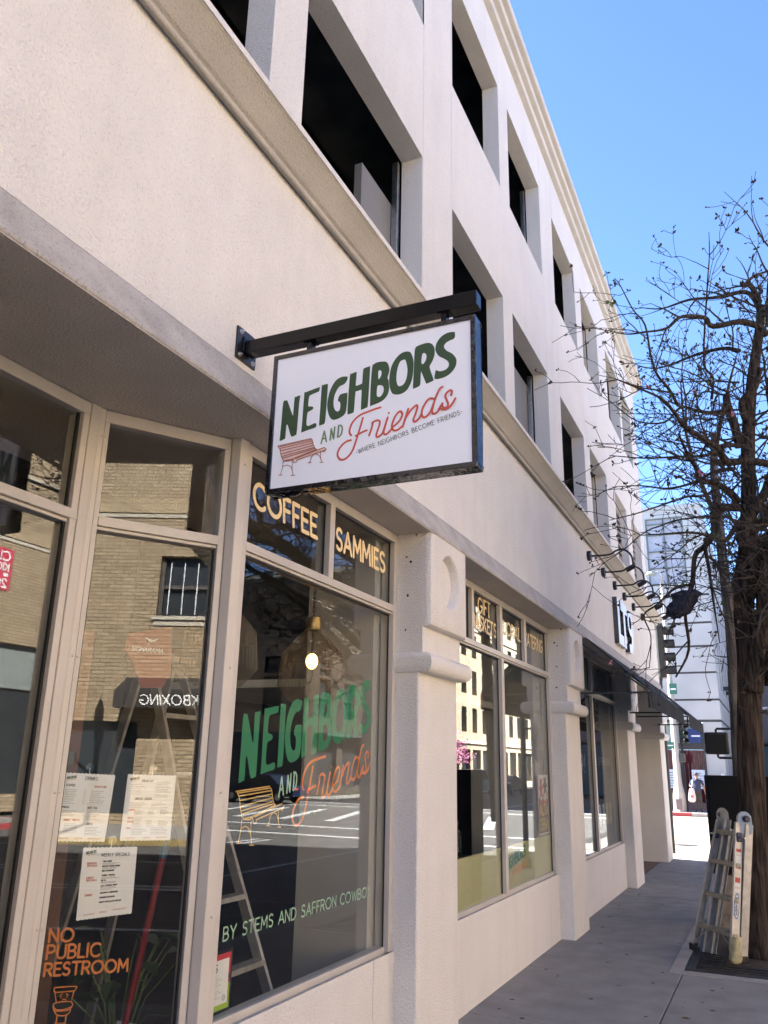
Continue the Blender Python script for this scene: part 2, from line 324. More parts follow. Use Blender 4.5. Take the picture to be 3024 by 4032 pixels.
# traced outlines of the lettering, drawings and tree limbs, in metres
D={"neigh":[[[[0.2504,3.4093],[0.2514,3.4205],[0.2549,3.5014],[0.2584,3.6099],[0.2738,3.6182],[0.2837,3.6138],[0.3159,3.5357],[0.3207,3.5431],[0.323,3.6219],[0.3313,3.6287],[0.3521,3.6327],[0.3551,3.6278],[0.3514,3.5839],[0.3467,3.4381],[0.3382,3.4233],[0.323,3.4186],[0.312,3.4274],[0.293,3.4822],[0.2875,3.4857],[0.2846,3.4771],[0.283,3.4189],[0.2765,3.4118],[0.2559,3.4052]],[]],[[[0.372,3.4342],[0.3744,3.4951],[0.378,3.6353],[0.3862,3.6438],[0.4596,3.6576],[0.4636,3.6529],[0.4622,3.6383],[0.4539,3.6333],[0.4183,3.6248],[0.4068,3.6154],[0.4032,3.5717],[0.4095,3.5634],[0.4268,3.5605],[0.4334,3.5519],[0.4277,3.5431],[0.4093,3.5364],[0.4012,3.5264],[0.3989,3.475],[0.4046,3.4628],[0.415,3.4611],[0.4451,3.4692],[0.4538,3.4645],[0.4544,3.4516],[0.4463,3.4449],[0.411,3.4393],[0.3756,3.432]],[]],[[[0.4694,3.4556],[0.4707,3.4987],[0.475,3.6557],[0.4814,3.6644],[0.5034,3.667],[0.5088,3.6611],[0.5079,3.6056],[0.5042,3.5028],[0.5003,3.4619],[0.4913,3.4553],[0.4729,3.4525]],[]],[[[0.5097,3.5502],[0.5127,3.5885],[0.5236,3.6322],[0.5488,3.6733],[0.5783,3.6891],[0.6101,3.6873],[0.6159,3.682],[0.6141,3.6676],[0.5999,3.6491],[0.5768,3.642],[0.5608,3.6254],[0.5471,3.5922],[0.5443,3.5571],[0.5499,3.5272],[0.5621,3.5123],[0.5721,3.5107],[0.5801,3.5189],[0.5816,3.5475],[0.5751,3.5608],[0.5676,3.566],[0.5723,3.5877],[0.5835,3.5986],[0.615,3.6001],[0.6178,3.5957],[0.6172,3.5381],[0.6106,3.4947],[0.5867,3.4764],[0.554,3.4691],[0.5336,3.4788],[0.518,3.5069]],[]],[[[0.6222,3.4911],[0.6222,3.5373],[0.6283,3.6878],[0.6363,3.696],[0.6593,3.7014],[0.6644,3.6956],[0.6614,3.6362],[0.6666,3.6281],[0.6893,3.6326],[0.6956,3.6395],[0.6986,3.7036],[0.7065,3.7135],[0.7324,3.7172],[0.7358,3.7126],[0.7325,3.5975],[0.7284,3.5127],[0.7222,3.5043],[0.6999,3.4986],[0.6927,3.503],[0.6938,3.5933],[0.6887,3.6006],[0.6692,3.5977],[0.6613,3.5912],[0.6562,3.4997],[0.65,3.4897],[0.6273,3.4855]],[]],[[[0.7406,3.5137],[0.7411,3.6119],[0.7466,3.7105],[0.7559,3.7249],[0.7752,3.7308],[0.8122,3.7274],[0.8284,3.7138],[0.8362,3.6898],[0.8372,3.6704],[0.8283,3.6403],[0.8337,3.625],[0.8367,3.6006],[0.8375,3.5753],[0.8271,3.5457],[0.7992,3.5224],[0.7487,3.5098]],[[[0.7796,3.6799],[0.7843,3.6855],[0.7923,3.6839],[0.7974,3.6717],[0.793,3.6533],[0.7837,3.6407],[0.7804,3.6461]],[[0.7766,3.6038],[0.7893,3.6078],[0.8037,3.602],[0.8098,3.5866],[0.8077,3.5681],[0.7954,3.5498],[0.7827,3.5489],[0.7745,3.5582]]]],[[[0.8371,3.6259],[0.8411,3.6665],[0.8524,3.7059],[0.8772,3.7395],[0.9022,3.7553],[0.9272,3.7566],[0.9461,3.7463],[0.9583,3.7104],[0.961,3.6813],[0.9573,3.6253],[0.9478,3.5895],[0.9296,3.5586],[0.9051,3.5443],[0.8772,3.5431],[0.8552,3.5532],[0.8448,3.574],[0.8386,3.6003]],[[[0.8742,3.6316],[0.8782,3.6721],[0.8903,3.708],[0.909,3.7171],[0.92,3.7117],[0.9282,3.6782],[0.9301,3.6526],[0.9258,3.6187],[0.9138,3.5927],[0.8952,3.5836],[0.8827,3.589],[0.8761,3.6091]]]],[[[0.9588,3.5626],[0.9612,3.634],[0.9649,3.7345],[0.9692,3.7656],[0.9831,3.7755],[1.0232,3.7809],[1.0447,3.7754],[1.06,3.7595],[1.0661,3.7361],[1.0646,3.708],[1.0541,3.6787],[1.042,3.6591],[1.0451,3.6366],[1.0603,3.5872],[1.0543,3.5791],[1.0287,3.5721],[1.0227,3.5772],[1.0026,3.6308],[0.998,3.6332],[0.9953,3.5776],[0.9878,3.5651],[0.9634,3.5586]],[[[1.0036,3.7235],[1.0096,3.7312],[1.0189,3.7283],[1.0251,3.716],[1.0236,3.6973],[1.0145,3.6802],[1.0054,3.6751],[0.9998,3.6863]]]],[[[1.0648,3.5941],[1.0708,3.6301],[1.0768,3.629],[1.0933,3.6218],[1.1172,3.6243],[1.1321,3.6353],[1.1357,3.6501],[1.1292,3.6669],[1.1113,3.6829],[1.0873,3.7002],[1.0722,3.7253],[1.0698,3.748],[1.0782,3.7747],[1.0995,3.7988],[1.1297,3.8114],[1.1612,3.8093],[1.1657,3.8036],[1.1662,3.7845],[1.1595,3.7733],[1.1446,3.7702],[1.1235,3.762],[1.113,3.7484],[1.1144,3.7355],[1.1264,3.7189],[1.1502,3.7016],[1.1678,3.6778],[1.1727,3.6582],[1.1675,3.6314],[1.1467,3.6047],[1.1171,3.5888],[1.0813,3.5848],[1.0678,3.5889]],[]]],"and":[[[0.4859,3.358],[0.5003,3.4189]],[[0.5003,3.4189],[0.5139,3.3632]],[[0.4948,3.3796],[0.5107,3.3816]],[[0.5345,3.368],[0.538,3.4241]],[[0.538,3.4241],[0.5531,3.3714]],[[0.5531,3.3714],[0.5572,3.4305]],[[0.575,3.3759],[0.5785,3.435]],[[0.5768,3.4353],[0.5883,3.435],[0.5959,3.426],[0.5974,3.4116],[0.5934,3.3903],[0.5856,3.3796],[0.5749,3.3775]]],"friends":[[[0.7953,3.4927],[0.7604,3.4877],[0.7261,3.4807],[0.6939,3.4726],[0.6661,3.456],[0.6459,3.4317],[0.6365,3.4015],[0.6388,3.3843],[0.6462,3.3748]],[[0.7052,3.4546],[0.6916,3.4055],[0.6818,3.3735],[0.672,3.3416],[0.6582,3.3021],[0.6376,3.2728],[0.6142,3.2587],[0.5923,3.261],[0.5775,3.2826],[0.5817,3.3091],[0.6005,3.3335],[0.624,3.348],[0.6457,3.3506]],[[0.6699,3.3678],[0.6861,3.3749],[0.7074,3.3829],[0.7275,3.3873]],[[0.7402,3.3595],[0.7521,3.3938],[0.7571,3.416],[0.7552,3.4213],[0.7746,3.429],[0.7896,3.4266],[0.7945,3.4162],[0.7907,3.3981],[0.7796,3.3667],[0.7774,3.3496],[0.7852,3.3452],[0.8039,3.3546],[0.814,3.3737],[0.8338,3.4347]],[[0.8338,3.4347],[0.8161,3.3734],[0.8165,3.3568],[0.8271,3.3511],[0.8456,3.3646],[0.864,3.3864]],[[0.864,3.3843],[0.8928,3.4065],[0.9069,3.433],[0.9037,3.4501],[0.892,3.4541],[0.8736,3.4365],[0.8583,3.4017],[0.8566,3.3793],[0.8664,3.3655],[0.8851,3.3646],[0.9056,3.3777]],[[0.9098,3.375],[0.9236,3.4179],[0.9375,3.461]],[[0.9277,3.4214],[0.948,3.4489],[0.9663,3.4652],[0.9793,3.4712],[0.9827,3.4595],[0.9739,3.4301],[0.9636,3.4052],[0.9669,3.3924],[0.9771,3.3928],[0.9933,3.4065],[1.0041,3.4272]],[[1.0644,3.4877],[1.0483,3.4934],[1.0313,3.4861],[1.0112,3.4567],[1.0041,3.4292],[1.0074,3.4123],[1.0176,3.4045],[1.0336,3.412],[1.0497,3.4338],[1.0628,3.4683]],[[1.1057,3.5408],[1.0937,3.5347],[1.0817,3.5142],[1.0676,3.4798],[1.0577,3.4447],[1.0549,3.4268],[1.0597,3.4158],[1.0697,3.415],[1.0837,3.424],[1.0996,3.4497]],[[1.0877,3.4335],[1.1056,3.4589]],[[1.1473,3.491],[1.1506,3.5101],[1.1415,3.5166],[1.1256,3.5064],[1.1188,3.4912],[1.1255,3.4717],[1.1321,3.4502],[1.1273,3.4369],[1.1135,3.4352],[1.1044,3.4448],[1.1044,3.453]],[[1.0996,3.4314],[1.1194,3.4269],[1.1392,3.4348],[1.155,3.4523],[1.1669,3.4725]]],"fdot":[0.8397,3.4554],"tag":[[0.6756,3.2736],[1.1994,3.3933],[0.6714,3.2956]],"bench_fill":[[[0.2412,3.3821],[0.4278,3.3932],[0.4367,3.3849],[0.4443,3.36],[0.4537,3.3389],[0.4647,3.3294],[0.5081,3.3348],[0.5167,3.3277],[0.515,3.3202],[0.355,3.29],[0.286,3.2957],[0.2742,3.3112],[0.2636,3.3407],[0.2565,3.3658]]],"bench_dark":[[[0.2413,3.3801],[0.4289,3.392]],[[0.2537,3.3752],[0.4345,3.3862]],[[0.2576,3.3656],[0.437,3.3779]],[[0.2618,3.352],[0.4408,3.3664]],[[0.2673,3.3342],[0.4435,3.3542]],[[0.2714,3.3206],[0.4463,3.342]],[[0.2764,3.3109],[0.4539,3.3359]],[[0.286,3.2967],[0.3331,3.3],[0.4626,3.3298]],[[0.3481,3.2999],[0.5071,3.334]],[[0.3561,3.2899],[0.5129,3.3195]],[[0.2459,3.3774],[0.2591,3.3594],[0.2652,3.3325],[0.2743,3.3092],[0.2861,3.2947],[0.3164,3.2925],[0.3333,3.297]],[[0.4367,3.3839],[0.4455,3.3559],[0.4527,3.3391],[0.4647,3.3294]],[[0.3333,3.297],[0.3428,3.2799],[0.3536,3.2784],[0.3572,3.2887]],[[0.4976,3.3159],[0.5061,3.3107],[0.5168,3.3258]]],"bench_legs":[[[0.2796,3.2946],[0.2772,3.2652],[0.2713,3.2404],[0.2667,3.2272]],[[0.3305,3.2895],[0.331,3.2638],[0.3334,3.2419],[0.3403,3.2156]],[[0.2772,3.2652],[0.2897,3.2724],[0.3092,3.2707],[0.3249,3.2588],[0.3322,3.244]],[[0.2581,3.2273],[0.2788,3.2246]],[[0.3276,3.2153],[0.35,3.2133]],[[0.4359,3.2983],[0.4337,3.281],[0.426,3.2684]],[[0.4864,3.3116],[0.4863,3.2912],[0.494,3.261]],[[0.4363,3.2904],[0.4471,3.3045],[0.4637,3.3061],[0.481,3.2939],[0.488,3.2773]],[[0.4186,3.2685],[0.4376,3.2659]],[[0.4847,3.2594],[0.5034,3.2587]]],"waff":[[1.7169,0.0077],[-0.0454,1.6296],[3.4678,-3.7605]],"toilet":[[[0.1217,0.9588],[0.2098,0.9548],[0.21,0.9436],[0.2035,0.9377],[0.1275,0.9416],[0.1226,0.9521],[0.1217,0.9588]],[[0.1245,0.9464],[0.1361,0.9033]],[[0.2046,0.9387],[0.1991,0.896]],[[0.1277,0.8868],[0.1256,0.8936],[0.1341,0.9003],[0.1601,0.9017],[0.1915,0.8991],[0.2032,0.8923],[0.2054,0.8843],[0.1991,0.8773],[0.1782,0.8721],[0.1544,0.8717],[0.1373,0.8759],[0.1277,0.8868]],[[0.1266,0.8859],[0.1293,0.8747],[0.1406,0.869],[0.1718,0.8663],[0.1953,0.869],[0.2055,0.8832]],[[0.1322,0.87],[0.1422,0.8568],[0.1573,0.8495],[0.1789,0.8479],[0.1946,0.8559],[0.1991,0.8674]],[[0.1465,0.8508],[0.1455,0.8228]],[[0.1837,0.8474],[0.184,0.8179]],[[0.142,0.8221],[0.1852,0.8178]]],"tface":[[[0.1486,0.9261],[0.1574,0.9317]],[[0.1744,0.9298],[0.1836,0.9232]],[[0.1525,0.9234],[0.1535,0.9156]],[[0.1777,0.9228],[0.1787,0.915]],[[0.1597,0.9083],[0.1659,0.9115],[0.1749,0.907]]],"menu":[[[0.0522,1.8356],[0.281,1.8272],[0.2652,1.5337],[0.0372,1.5419]],[[0.3396,1.8317],[0.5738,1.8284],[0.5721,1.5319],[0.3337,1.5349]],[[0.174,1.5145],[0.4185,1.5104],[0.4227,1.2253],[0.1795,1.2124]]],"cups":[[0.1623,1.8571],[0.456,1.8545],[0.2998,1.5396]],"T":{"COFFEE":[[3.6973,3.2768],[4.4251,3.2784],[3.6803,3.4179]],"SAMMIES":[[4.6982,3.2769],[5.4726,3.2794],[4.6871,3.4176]],"GIFT":[[7.706,3.3618],[8.0995,3.3678],[7.7125,3.5101]],"BASKETS":[[7.5124,3.1976],[8.2954,3.188],[7.5172,3.3307]],"FLORAL":[[8.4688,3.2767],[9.2305,3.2779],[8.4791,3.4131]],"CATERING":[[9.4098,3.2714],[10.2525,3.2755],[9.4262,3.4156]],"BY STEMS AND SAFFRON COWBOY":[[3.7054,1.0599],[5.374,1.0628],[3.7058,1.1186]],"L-THEA(NINE)":[[13.6587,1.9563],[14.7662,1.9453],[13.6913,2.0633]],"9!":[[12.1777,1.8336],[12.595,1.8396],[12.2365,2.0771]]},"T2":{"NO":[[0.0754,1.1383],[0.175,1.1341],[0.0736,1.1883]],"PUBLIC":[[0.0735,1.073],[0.2966,1.0641],[0.0736,1.125]],"RESTROOM":[[0.0727,1.0081],[0.4275,0.9926],[0.0722,1.0557]]},"tree":[["trunk",[[1.924,10.75,0.031,0.17],[1.943,10.738,0.655,0.1596],[2.0,10.725,1.453,0.1492],[2.062,10.713,2.286,0.1388],[2.144,10.7,3.158,0.1283],[2.144,10.688,3.702,0.1179],[2.211,10.675,4.226,0.1075],[2.288,10.662,4.697,0.0971],[2.363,10.65,5.345,0.0867],[2.417,10.637,5.946,0.0763],[2.544,10.625,6.695,0.0658],[2.701,10.612,7.387,0.0554],[2.754,10.6,7.743,0.045]]],["limb",[[2.15,10.6,2.795,0.11],[2.241,10.556,3.138,0.1033],[2.349,10.511,3.573,0.0967],[2.392,10.467,3.971,0.09],[2.327,10.422,4.334,0.0833],[2.225,10.378,4.587,0.0767],[2.315,10.333,4.789,0.07],[2.448,10.289,4.969,0.0633],[2.545,10.244,5.099,0.0567],[2.645,10.2,5.331,0.05]]],["limb",[[2.215,10.6,5.107,0.05],[2.12,10.433,5.192,0.0437],[1.994,10.267,5.262,0.0373],[1.817,10.1,5.266,0.031],[1.807,9.933,5.353,0.0247],[1.726,9.767,5.517,0.0183],[1.665,9.6,5.71,0.012]]],["limb",[[2.293,10.6,5.006,0.05],[1.955,10.525,5.006,0.045],[1.914,10.45,4.688,0.04],[1.792,10.375,4.507,0.035],[1.677,10.3,4.378,0.03],[1.62,10.225,4.01,0.025],[1.521,10.15,3.672,0.02],[1.528,10.075,3.226,0.015],[1.367,10.0,2.91,0.01]]],["limb",[[2.732,10.2,5.319,0.05],[2.589,10.04,5.353,0.0456],[2.371,9.88,5.361,0.0412],[2.151,9.72,5.319,0.0368],[2.096,9.56,5.422,0.0324],[1.953,9.4,5.52,0.028],[1.782,9.24,5.62,0.0236],[1.676,9.08,5.759,0.0192],[1.569,8.92,5.879,0.0148],[1.302,8.76,6.009,0.0104],[1.106,8.6,6.075,0.006]]],["limb",[[2.781,10.6,7.291,0.045],[2.688,10.5,7.387,0.041],[2.474,10.4,7.446,0.037],[2.155,10.3,7.399,0.033],[2.088,10.2,7.473,0.029],[1.962,10.1,7.48,0.025],[1.78,10.0,7.45,0.021],[1.615,9.9,7.274,0.017],[1.379,9.8,7.225,0.013],[1.146,9.7,7.192,0.009],[0.944,9.6,7.231,0.005]]],["limb",[[2.746,10.6,7.574,0.04],[2.695,10.65,7.861,0.0342],[2.576,10.7,8.036,0.0283],[2.244,10.75,8.06,0.0225],[1.89,10.8,8.138,0.0167],[1.514,10.85,8.114,0.0108],[1.213,10.9,8.23,0.005]]],["limb",[[2.742,10.6,7.788,0.04],[2.667,10.72,8.127,0.0332],[2.588,10.84,8.2,0.0264],[2.73,10.96,8.392,0.0196],[2.92,11.08,8.504,0.0128],[3.133,11.2,8.664,0.006]]],["limb",[[2.763,10.6,7.488,0.05],[2.83,10.5,7.613,0.04],[2.898,10.4,7.996,0.03],[2.995,10.3,8.403,0.02],[3.141,10.2,8.795,0.01]]],["limb",[[2.434,10.5,7.089,0.03],[2.24,10.72,7.271,0.025],[1.883,10.94,7.353,0.02],[1.572,11.16,7.385,0.015],[1.311,11.38,7.47,0.01],[1.044,11.6,7.663,0.005]]],["limb",[[1.654,10.2,6.313,0.022],[1.563,10.086,6.529,0.0194],[1.453,9.971,6.683,0.0169],[1.404,9.857,6.919,0.0143],[1.378,9.743,7.291,0.0117],[1.258,9.629,7.479,0.0091],[1.144,9.514,7.778,0.0066],[1.091,9.4,7.844,0.004]]],["limb",[[2.043,10.5,6.469,0.02],[2.087,10.4,6.73,0.0168],[2.006,10.3,6.935,0.0136],[2.14,10.2,7.901,0.0104],[2.212,10.1,8.321,0.0072],[2.238,10.0,8.601,0.004]]],["limb",[[2.239,10.6,4.872,0.035],[2.135,10.367,4.679,0.03],[2.037,10.133,4.492,0.025],[1.9,9.9,4.495,0.02],[1.709,9.667,4.502,0.015],[1.43,9.433,4.452,0.01],[1.202,9.2,4.398,0.005]]],["limb",[[2.014,10.0,5.139,0.02],[1.891,9.78,4.965,0.0168],[1.693,9.56,4.904,0.0136],[1.435,9.34,4.768,0.0104],[1.185,9.12,4.634,0.0072],[0.915,8.9,4.521,0.004]]],["limb",[[1.796,10.3,4.488,0.025],[1.824,10.2,4.207,0.02],[1.836,10.1,3.937,0.015],[1.855,10.0,3.596,0.01],[1.874,9.9,3.267,0.005]]],["limb",[[1.628,10.1,3.984,0.018],[1.455,9.94,3.932,0.0152],[1.258,9.78,3.72,0.0124],[1.117,9.62,3.573,0.0096],[1.193,9.46,3.311,0.0068],[1.173,9.3,2.948,0.004]]],["limb",[[2.393,10.4,5.722,0.03],[2.166,10.12,5.671,0.0248],[1.933,9.84,5.478,0.0196],[1.644,9.56,5.402,0.0144],[1.288,9.28,5.335,0.0092],[0.945,9.0,5.318,0.004]]],["limb",[[2.21,10.4,5.458,0.025],[1.994,10.18,5.376,0.0208],[1.744,9.96,5.194,0.0166],[1.476,9.74,5.088,0.0124],[1.191,9.52,5.088,0.0082],[0.908,9.3,5.036,0.004]]],["limb",[[2.23,10.5,6.368,0.03],[2.125,10.35,6.209,0.0257],[1.892,10.2,6.205,0.0213],[1.696,10.05,6.231,0.017],[1.497,9.9,5.998,0.0127],[1.19,9.75,6.006,0.0083],[0.992,9.6,6.162,0.004]]],["stub",[[2.316,10.6,5.808,0.06],[2.27,10.567,6.141,0.055],[2.22,10.533,6.364,0.05],[2.228,10.5,6.513,0.045]]],["limb",[[2.458,10.3,4.85,0.06],[2.611,10.2,4.889,0.05],[2.93,10.1,5.157,0.04],[3.239,10.0,5.417,0.03]]],["limb",[[2.429,10.6,6.128,0.05],[2.391,10.5,6.359,0.0433],[2.569,10.4,6.512,0.0367],[2.64,10.3,6.718,0.03]]]],"tree2":[["trunk",[[1.735,14.6,1.063,0.105],[1.799,14.575,2.425,0.0994],[1.833,14.55,3.214,0.0938],[1.864,14.525,4.027,0.0881],[1.856,14.5,4.654,0.0825],[1.853,14.475,5.518,0.0769],[1.857,14.45,6.182,0.0712],[1.869,14.425,6.863,0.0656],[1.946,14.4,7.551,0.06]]],["limb",[[1.867,14.5,4.442,0.06],[2.043,14.6,5.092,0.0467],[2.343,14.7,5.751,0.0333],[2.727,14.8,6.414,0.02]]],["limb",[[1.857,14.4,5.943,0.05],[1.644,14.267,6.608,0.0367],[1.486,14.133,7.519,0.0233],[1.49,14.0,8.429,0.01]]],["limb",[[1.891,14.4,7.085,0.05],[2.133,14.4,8.002,0.03],[2.43,14.4,8.931,0.01]]]]}
# ================================================================ SETTING
ASPH=mat('asphalt',(.125,.12,.115),.9,var=.18,vscale=1.2,bump=.5,bscale=120,spec=.3,speck=.25)
CONC=mat('sidewalk_concrete',(.255,.24,.22),.85,var=.15,vscale=3.2,bump=.35,bscale=60,spec=.3,streak=0,speck=.28)
CONC2=mat('light_concrete',(.34,.32,.29),.85,var=.12,vscale=4,bump=.5,bscale=50,spec=.3,speck=.2)
JOINT=mat('joint_dirt',(.045,.042,.038),.95)
LINE=mat('road_paint',(.62,.62,.6),.7,var=.12,vscale=9,speck=.2)
YEL=mat('yellow_paint',(.26,.19,.07),.7,var=.15,vscale=8)
REDC=mat('red_curb_paint',(.36,.045,.05),.6,var=.15,vscale=8,speck=.2)
b=MB(); b.quad((-400,-400,-.13),(400,-400,-.13),(400,400,-.13),(-400,400,-.13)); b.build('road',ASPH,kind='structure')
# near pavement: bed, slabs, kerb
b=MB(); b.box(-.4,2.98,-14,23.4,-.3,-.02); side=b.build('sidewalk',JOINT,kind='structure')
WX0,WX1,WY0,WY1=1.27,2.5,9.5,12.05
rnd=random.Random(4)
ys=[12.6+1.83*k for k in range(-14,6)]+[23.4]
def slab(x0,x1,y0,y1):
    g=.005; b=MB(); z=rnd.uniform(-.002,.002); b.box(x0+g,x1-g,y0+g,y1-g,-.12,z); b.build('slab',CONC,side,bevel=.006,seg=2)
for a,c in zip(ys[:-1],ys[1:]):
    slab(-.18,1.26,a,c)
    if c<=WY0 or a>=WY1: slab(1.26,2.8,a,c)
    else:
        if a<WY0: slab(1.26,2.8,a,WY0)
        if c>WY1: slab(1.26,2.8,WY1,c)
        slab(WX1,2.8,max(a,WY0),min(c,WY1))
b=MB(); b.box(2.8,3.0,-14,23.2,-.3,.002); b.build('kerb',CONC2,kind='structure',bevel=.02)
b=MB(); b.quad((WX0,WY0,-.018),(WX1,WY0,-.018),(WX1,WY1,-.018),(WX0,WY1,-.018)); b.build('soil',mat('tree_soil',(.05,.036,.025),.95,var=.4,vscale=25,bump=1,bscale=60),kind='structure')
b=MB()
for x0,x1,y0,y1 in ((1.13,1.26,9.36,12.15),(1.26,2.5,9.36,9.49)): b.box(x0,x1,y0,y1,-.05,.009)
b.build('tree_well_border',CONC2,kind='structure',bevel=.004)
t=thing('tree_grate',(1.6,9.8,0),'dark flat iron tree grate under the ladder and trunk','tree grate')
IRON=mat('dark_iron',(.035,.033,.032),.6,.6,var=.3,vscale=18,bump=.3,bscale=60)
b=MB()
for x0,x1,y0,y1 in ((1.27,2.5,9.5,9.62),(1.27,1.36,9.62,12.05),(2.4,2.5,9.62,12.05)): b.box(x0,x1,y0,y1,-.015,.012)
b.build('frame',IRON,t)
for k in range(9):
    y=9.68+k*.11
    if y<10.5:
        b=MB(); b.box(1.37,1.62 if k>2 else 2.39,y,y+.05,-.012,.008); b.build('bar',IRON,t)
b=MB(); rg=random.Random(9)
for k in range(70):
    x=rg.uniform(0,2.7); y=rg.uniform(6.5,20); s_=rg.uniform(.012,.03); n=9; ph=rg.uniform(0,6)
    if WX0-.15<x<WX1+.1 and WY0-.2<y<WY1+.2: continue
    b.add([(x+s_*math.cos(6.283*i/n)*(1+.25*math.sin(ph+i*2)),y+s_*1.2*math.sin(6.283*i/n),.0032) for i in range(n)],[tuple(range(n))])
b.build('gum_spots',mat('gum_spot',(.06,.058,.056),.8),side,kind='stuff')
b=MB()
for k in range(16):
    x=rg.uniform(.1,2.6); y=rg.uniform(7,18); a=rg.uniform(0,6.28); s_=rg.uniform(.02,.045); c_,q_=math.cos(a)*s_,math.sin(a)*s_
    b.add([(x+c_,y+q_,.005),(x-q_*.4,y+c_*.4,.012),(x-c_,y-q_,.006),(x+q_*.4,y-c_*.4,.004)],[(0,1,2,3)])
b.build('dry_leaves',mat('dry_leaf',(.12,.07,.035),.8,var=.4,vscale=4),side,kind='stuff')
# ramp, crosswalk pavers
PAVER=mat('crosswalk_paver',(.30,.235,.20),.85,var=.14,vscale=3,bump=.5,bscale=40,speck=.15)
b=MB(); b.quad((-6,23.4,-.02),(3.2,23.4,-.02),(3.2,24.3,-.095),(-6,24.3,-.095)); b.build('kerb_ramp',CONC2,kind='structure',fixn=False)
b=MB(); b.quad((-3.0,24.3,-.112),(2.6,24.3,-.112),(2.6,41.3,-.112),(-3.0,41.3,-.112)); cw=b.build('crosswalk',JOINT,kind='structure')
pm={}
for i in range(17):
    x0=-2.75+i*.29; off=(i%2)*.55
    segs=[24.32,25.35]+[26.3+off+1.1*k for k in range(14)]
    segs=[y for y in segs if y<40.6]+[41.28]
    for a,c in zip(segs[:-1],segs[1:]):
        L=round(c-a,2)
        if L<.1: continue
        if L not in pm:
            bb=MB(); bb.box(.006,.284,.008,L-.008,-.05,0); pm[L]=bb.mesh('paver',PAVER)
        o=bpy.data.objects.new('paver',pm[L]); COL.objects.link(o); o.location=(x0,a,-.1+rnd.uniform(-.003,.003)); o.parent=cw
b=MB(); b.lathe([(0,0),(.31,0),(.33,.004),(.33,-.02)],(-.18,25.75,-.094),28); b.build('manhole_cover',IRON,kind='structure')
b=MB()
for x0,x1,y0,y1 in ((3.4,21,22.2,22.55),(3.4,21,25.2,25.55),(3.4,21,37.5,37.9),(3.4,21,40.4,40.8),(21,60,30.9,31.02),(21,60,31.2,31.32),(23.5,24.0,22,30.5),(9.9,10.05,-60,20.5),(10.25,10.4,-60,20.5),(6.6,6.75,-60,20.5),(13.6,13.75,-60,20.5),(9.9,10.05,43,120),(10.25,10.4,43,120)):
    b.quad((x0,y0,-.126),(x1,y0,-.126),(x1,y1,-.126),(x0,y1,-.126))
for k in range(8): b.quad((4+k*2,28,-.125),(4.4+k*2,28,-.125),(6.4+k*2,35,-.125),(6.0+k*2,35,-.125))
b.build('road_markings',LINE,kind='structure')
# far pavements
b=MB(); b.box(-60,3.2,41.65,44.0,-.3,.06); b.box(2.0,3.2,44.0,130,-.3,.06); b.build('far_sidewalk',CONC,kind='structure')
b=MB(); b.box(-60,-1.36,41.35,41.64,-.3,.062); b.build('red_kerb',REDC,kind='structure',bevel=.02)
b=MB(); b.box(-1.355,3.3,41.35,41.64,-.3,.062); b.build('grey_kerb',CONC2,kind='structure',bevel=.02)
b=MB(); b.box(17.2,21.6,-60,20.6,-.3,.02); b.box(17.2,60,18.2,20.6,-.3,.021); b.box(17.2,60,41.2,43.2,-.3,.02); b.box(17.2,21.6,43.2,120,-.3,.021); b.build('opposite_sidewalk',CONC2,kind='structure')
b=MB(); b.box(17.0,17.12,-60,6,-.3,.022); b.build('yellow_kerb',YEL,kind='structure',bevel=.02)
b=MB(); b.box(17.0,17.19,6,20.6,-.3,.022); b.box(17.0,60,20.61,20.8,-.3,.022); b.build('opposite_red_kerb',REDC,kind='structure',bevel=.02)

# ================================================================ CORNER BUILDING
BLD=thing('corner_building',(-6,5,0),'pale pinkish stucco three storey corner building with shopfront windows along the pavement','building')
YA,YE=-12,20.72
def wall_open(mb,y0,y1,z0,z1,ops,xf,xb,joints=()):
    """wall front at xf with openings (ya,yb,za,zb), reveals back to xb, recessed vertical joints"""
    jw=.007
    Y=sorted({y0,y1,*[v for o in ops for v in o[:2] if y0<v<y1],*[j for j in joints],*[j+jw for j in joints]})
    Zs=sorted({z0,z1,*[v for o in ops for v in o[2:] if z0<v<z1]})
    for ya,yb in zip(Y[:-1],Y[1:]):
        isj=any(abs(ya-j)<1e-6 for j in joints)
        for za,zb in zip(Zs[:-1],Zs[1:]):
            cy=(ya+yb)/2; cz=(za+zb)/2
            if any(o[0]<cy<o[1] and o[2]<cz<o[3] for o in ops): continue
            x=xf-.012 if isj else xf
            mb.quad((x,ya,za),(x,yb,za),(x,yb,zb),(x,ya,zb))
            if isj:
                for yy in (ya,yb): mb.quad((x,yy,za),(xf,yy,za),(xf,yy,zb),(x,yy,zb))
    for a,c,za,zb in ops:
        mb.quad((xf,a,za),(xb,a,za),(xb,a,zb),(xf,a,zb)); mb.quad((xf,c,za),(xf,c,zb),(xb,c,zb),(xb,c,za))
        mb.quad((xf,a,zb),(xb,a,zb),(xb,c,zb),(xf,c,zb)); mb.quad((xf,a,za),(xf,c,za),(xb,c,za),(xb,a,za))
W2=[(-3.0,-1.2),(-.8,.95),(1.3,3.36),(3.75,5.86),(6.67,8.45),(8.86,10.65),(11.46,13.21),(13.71,15.34),(16.3,17.78),(18.42,19.9)]
W3=[(-3.0,-1.2),(-.8,.95),(1.3,3.3),(3.75,5.87),(6.69,8.45),(8.88,10.6),(11.42,13.11),(13.64,15.24),(16.22,17.87),(18.15,19.6)]
XU=-.1
b=MB(); wall_open(b,YA,20.55,5.36,11.38,[(a,c,5.4,7.32) for a,c in W2]+[(a,c,8.9,10.49) for a,c in W3],XU,-.31,[3.353,5.87,6.655,10.66,11.44,15.35,16.24])
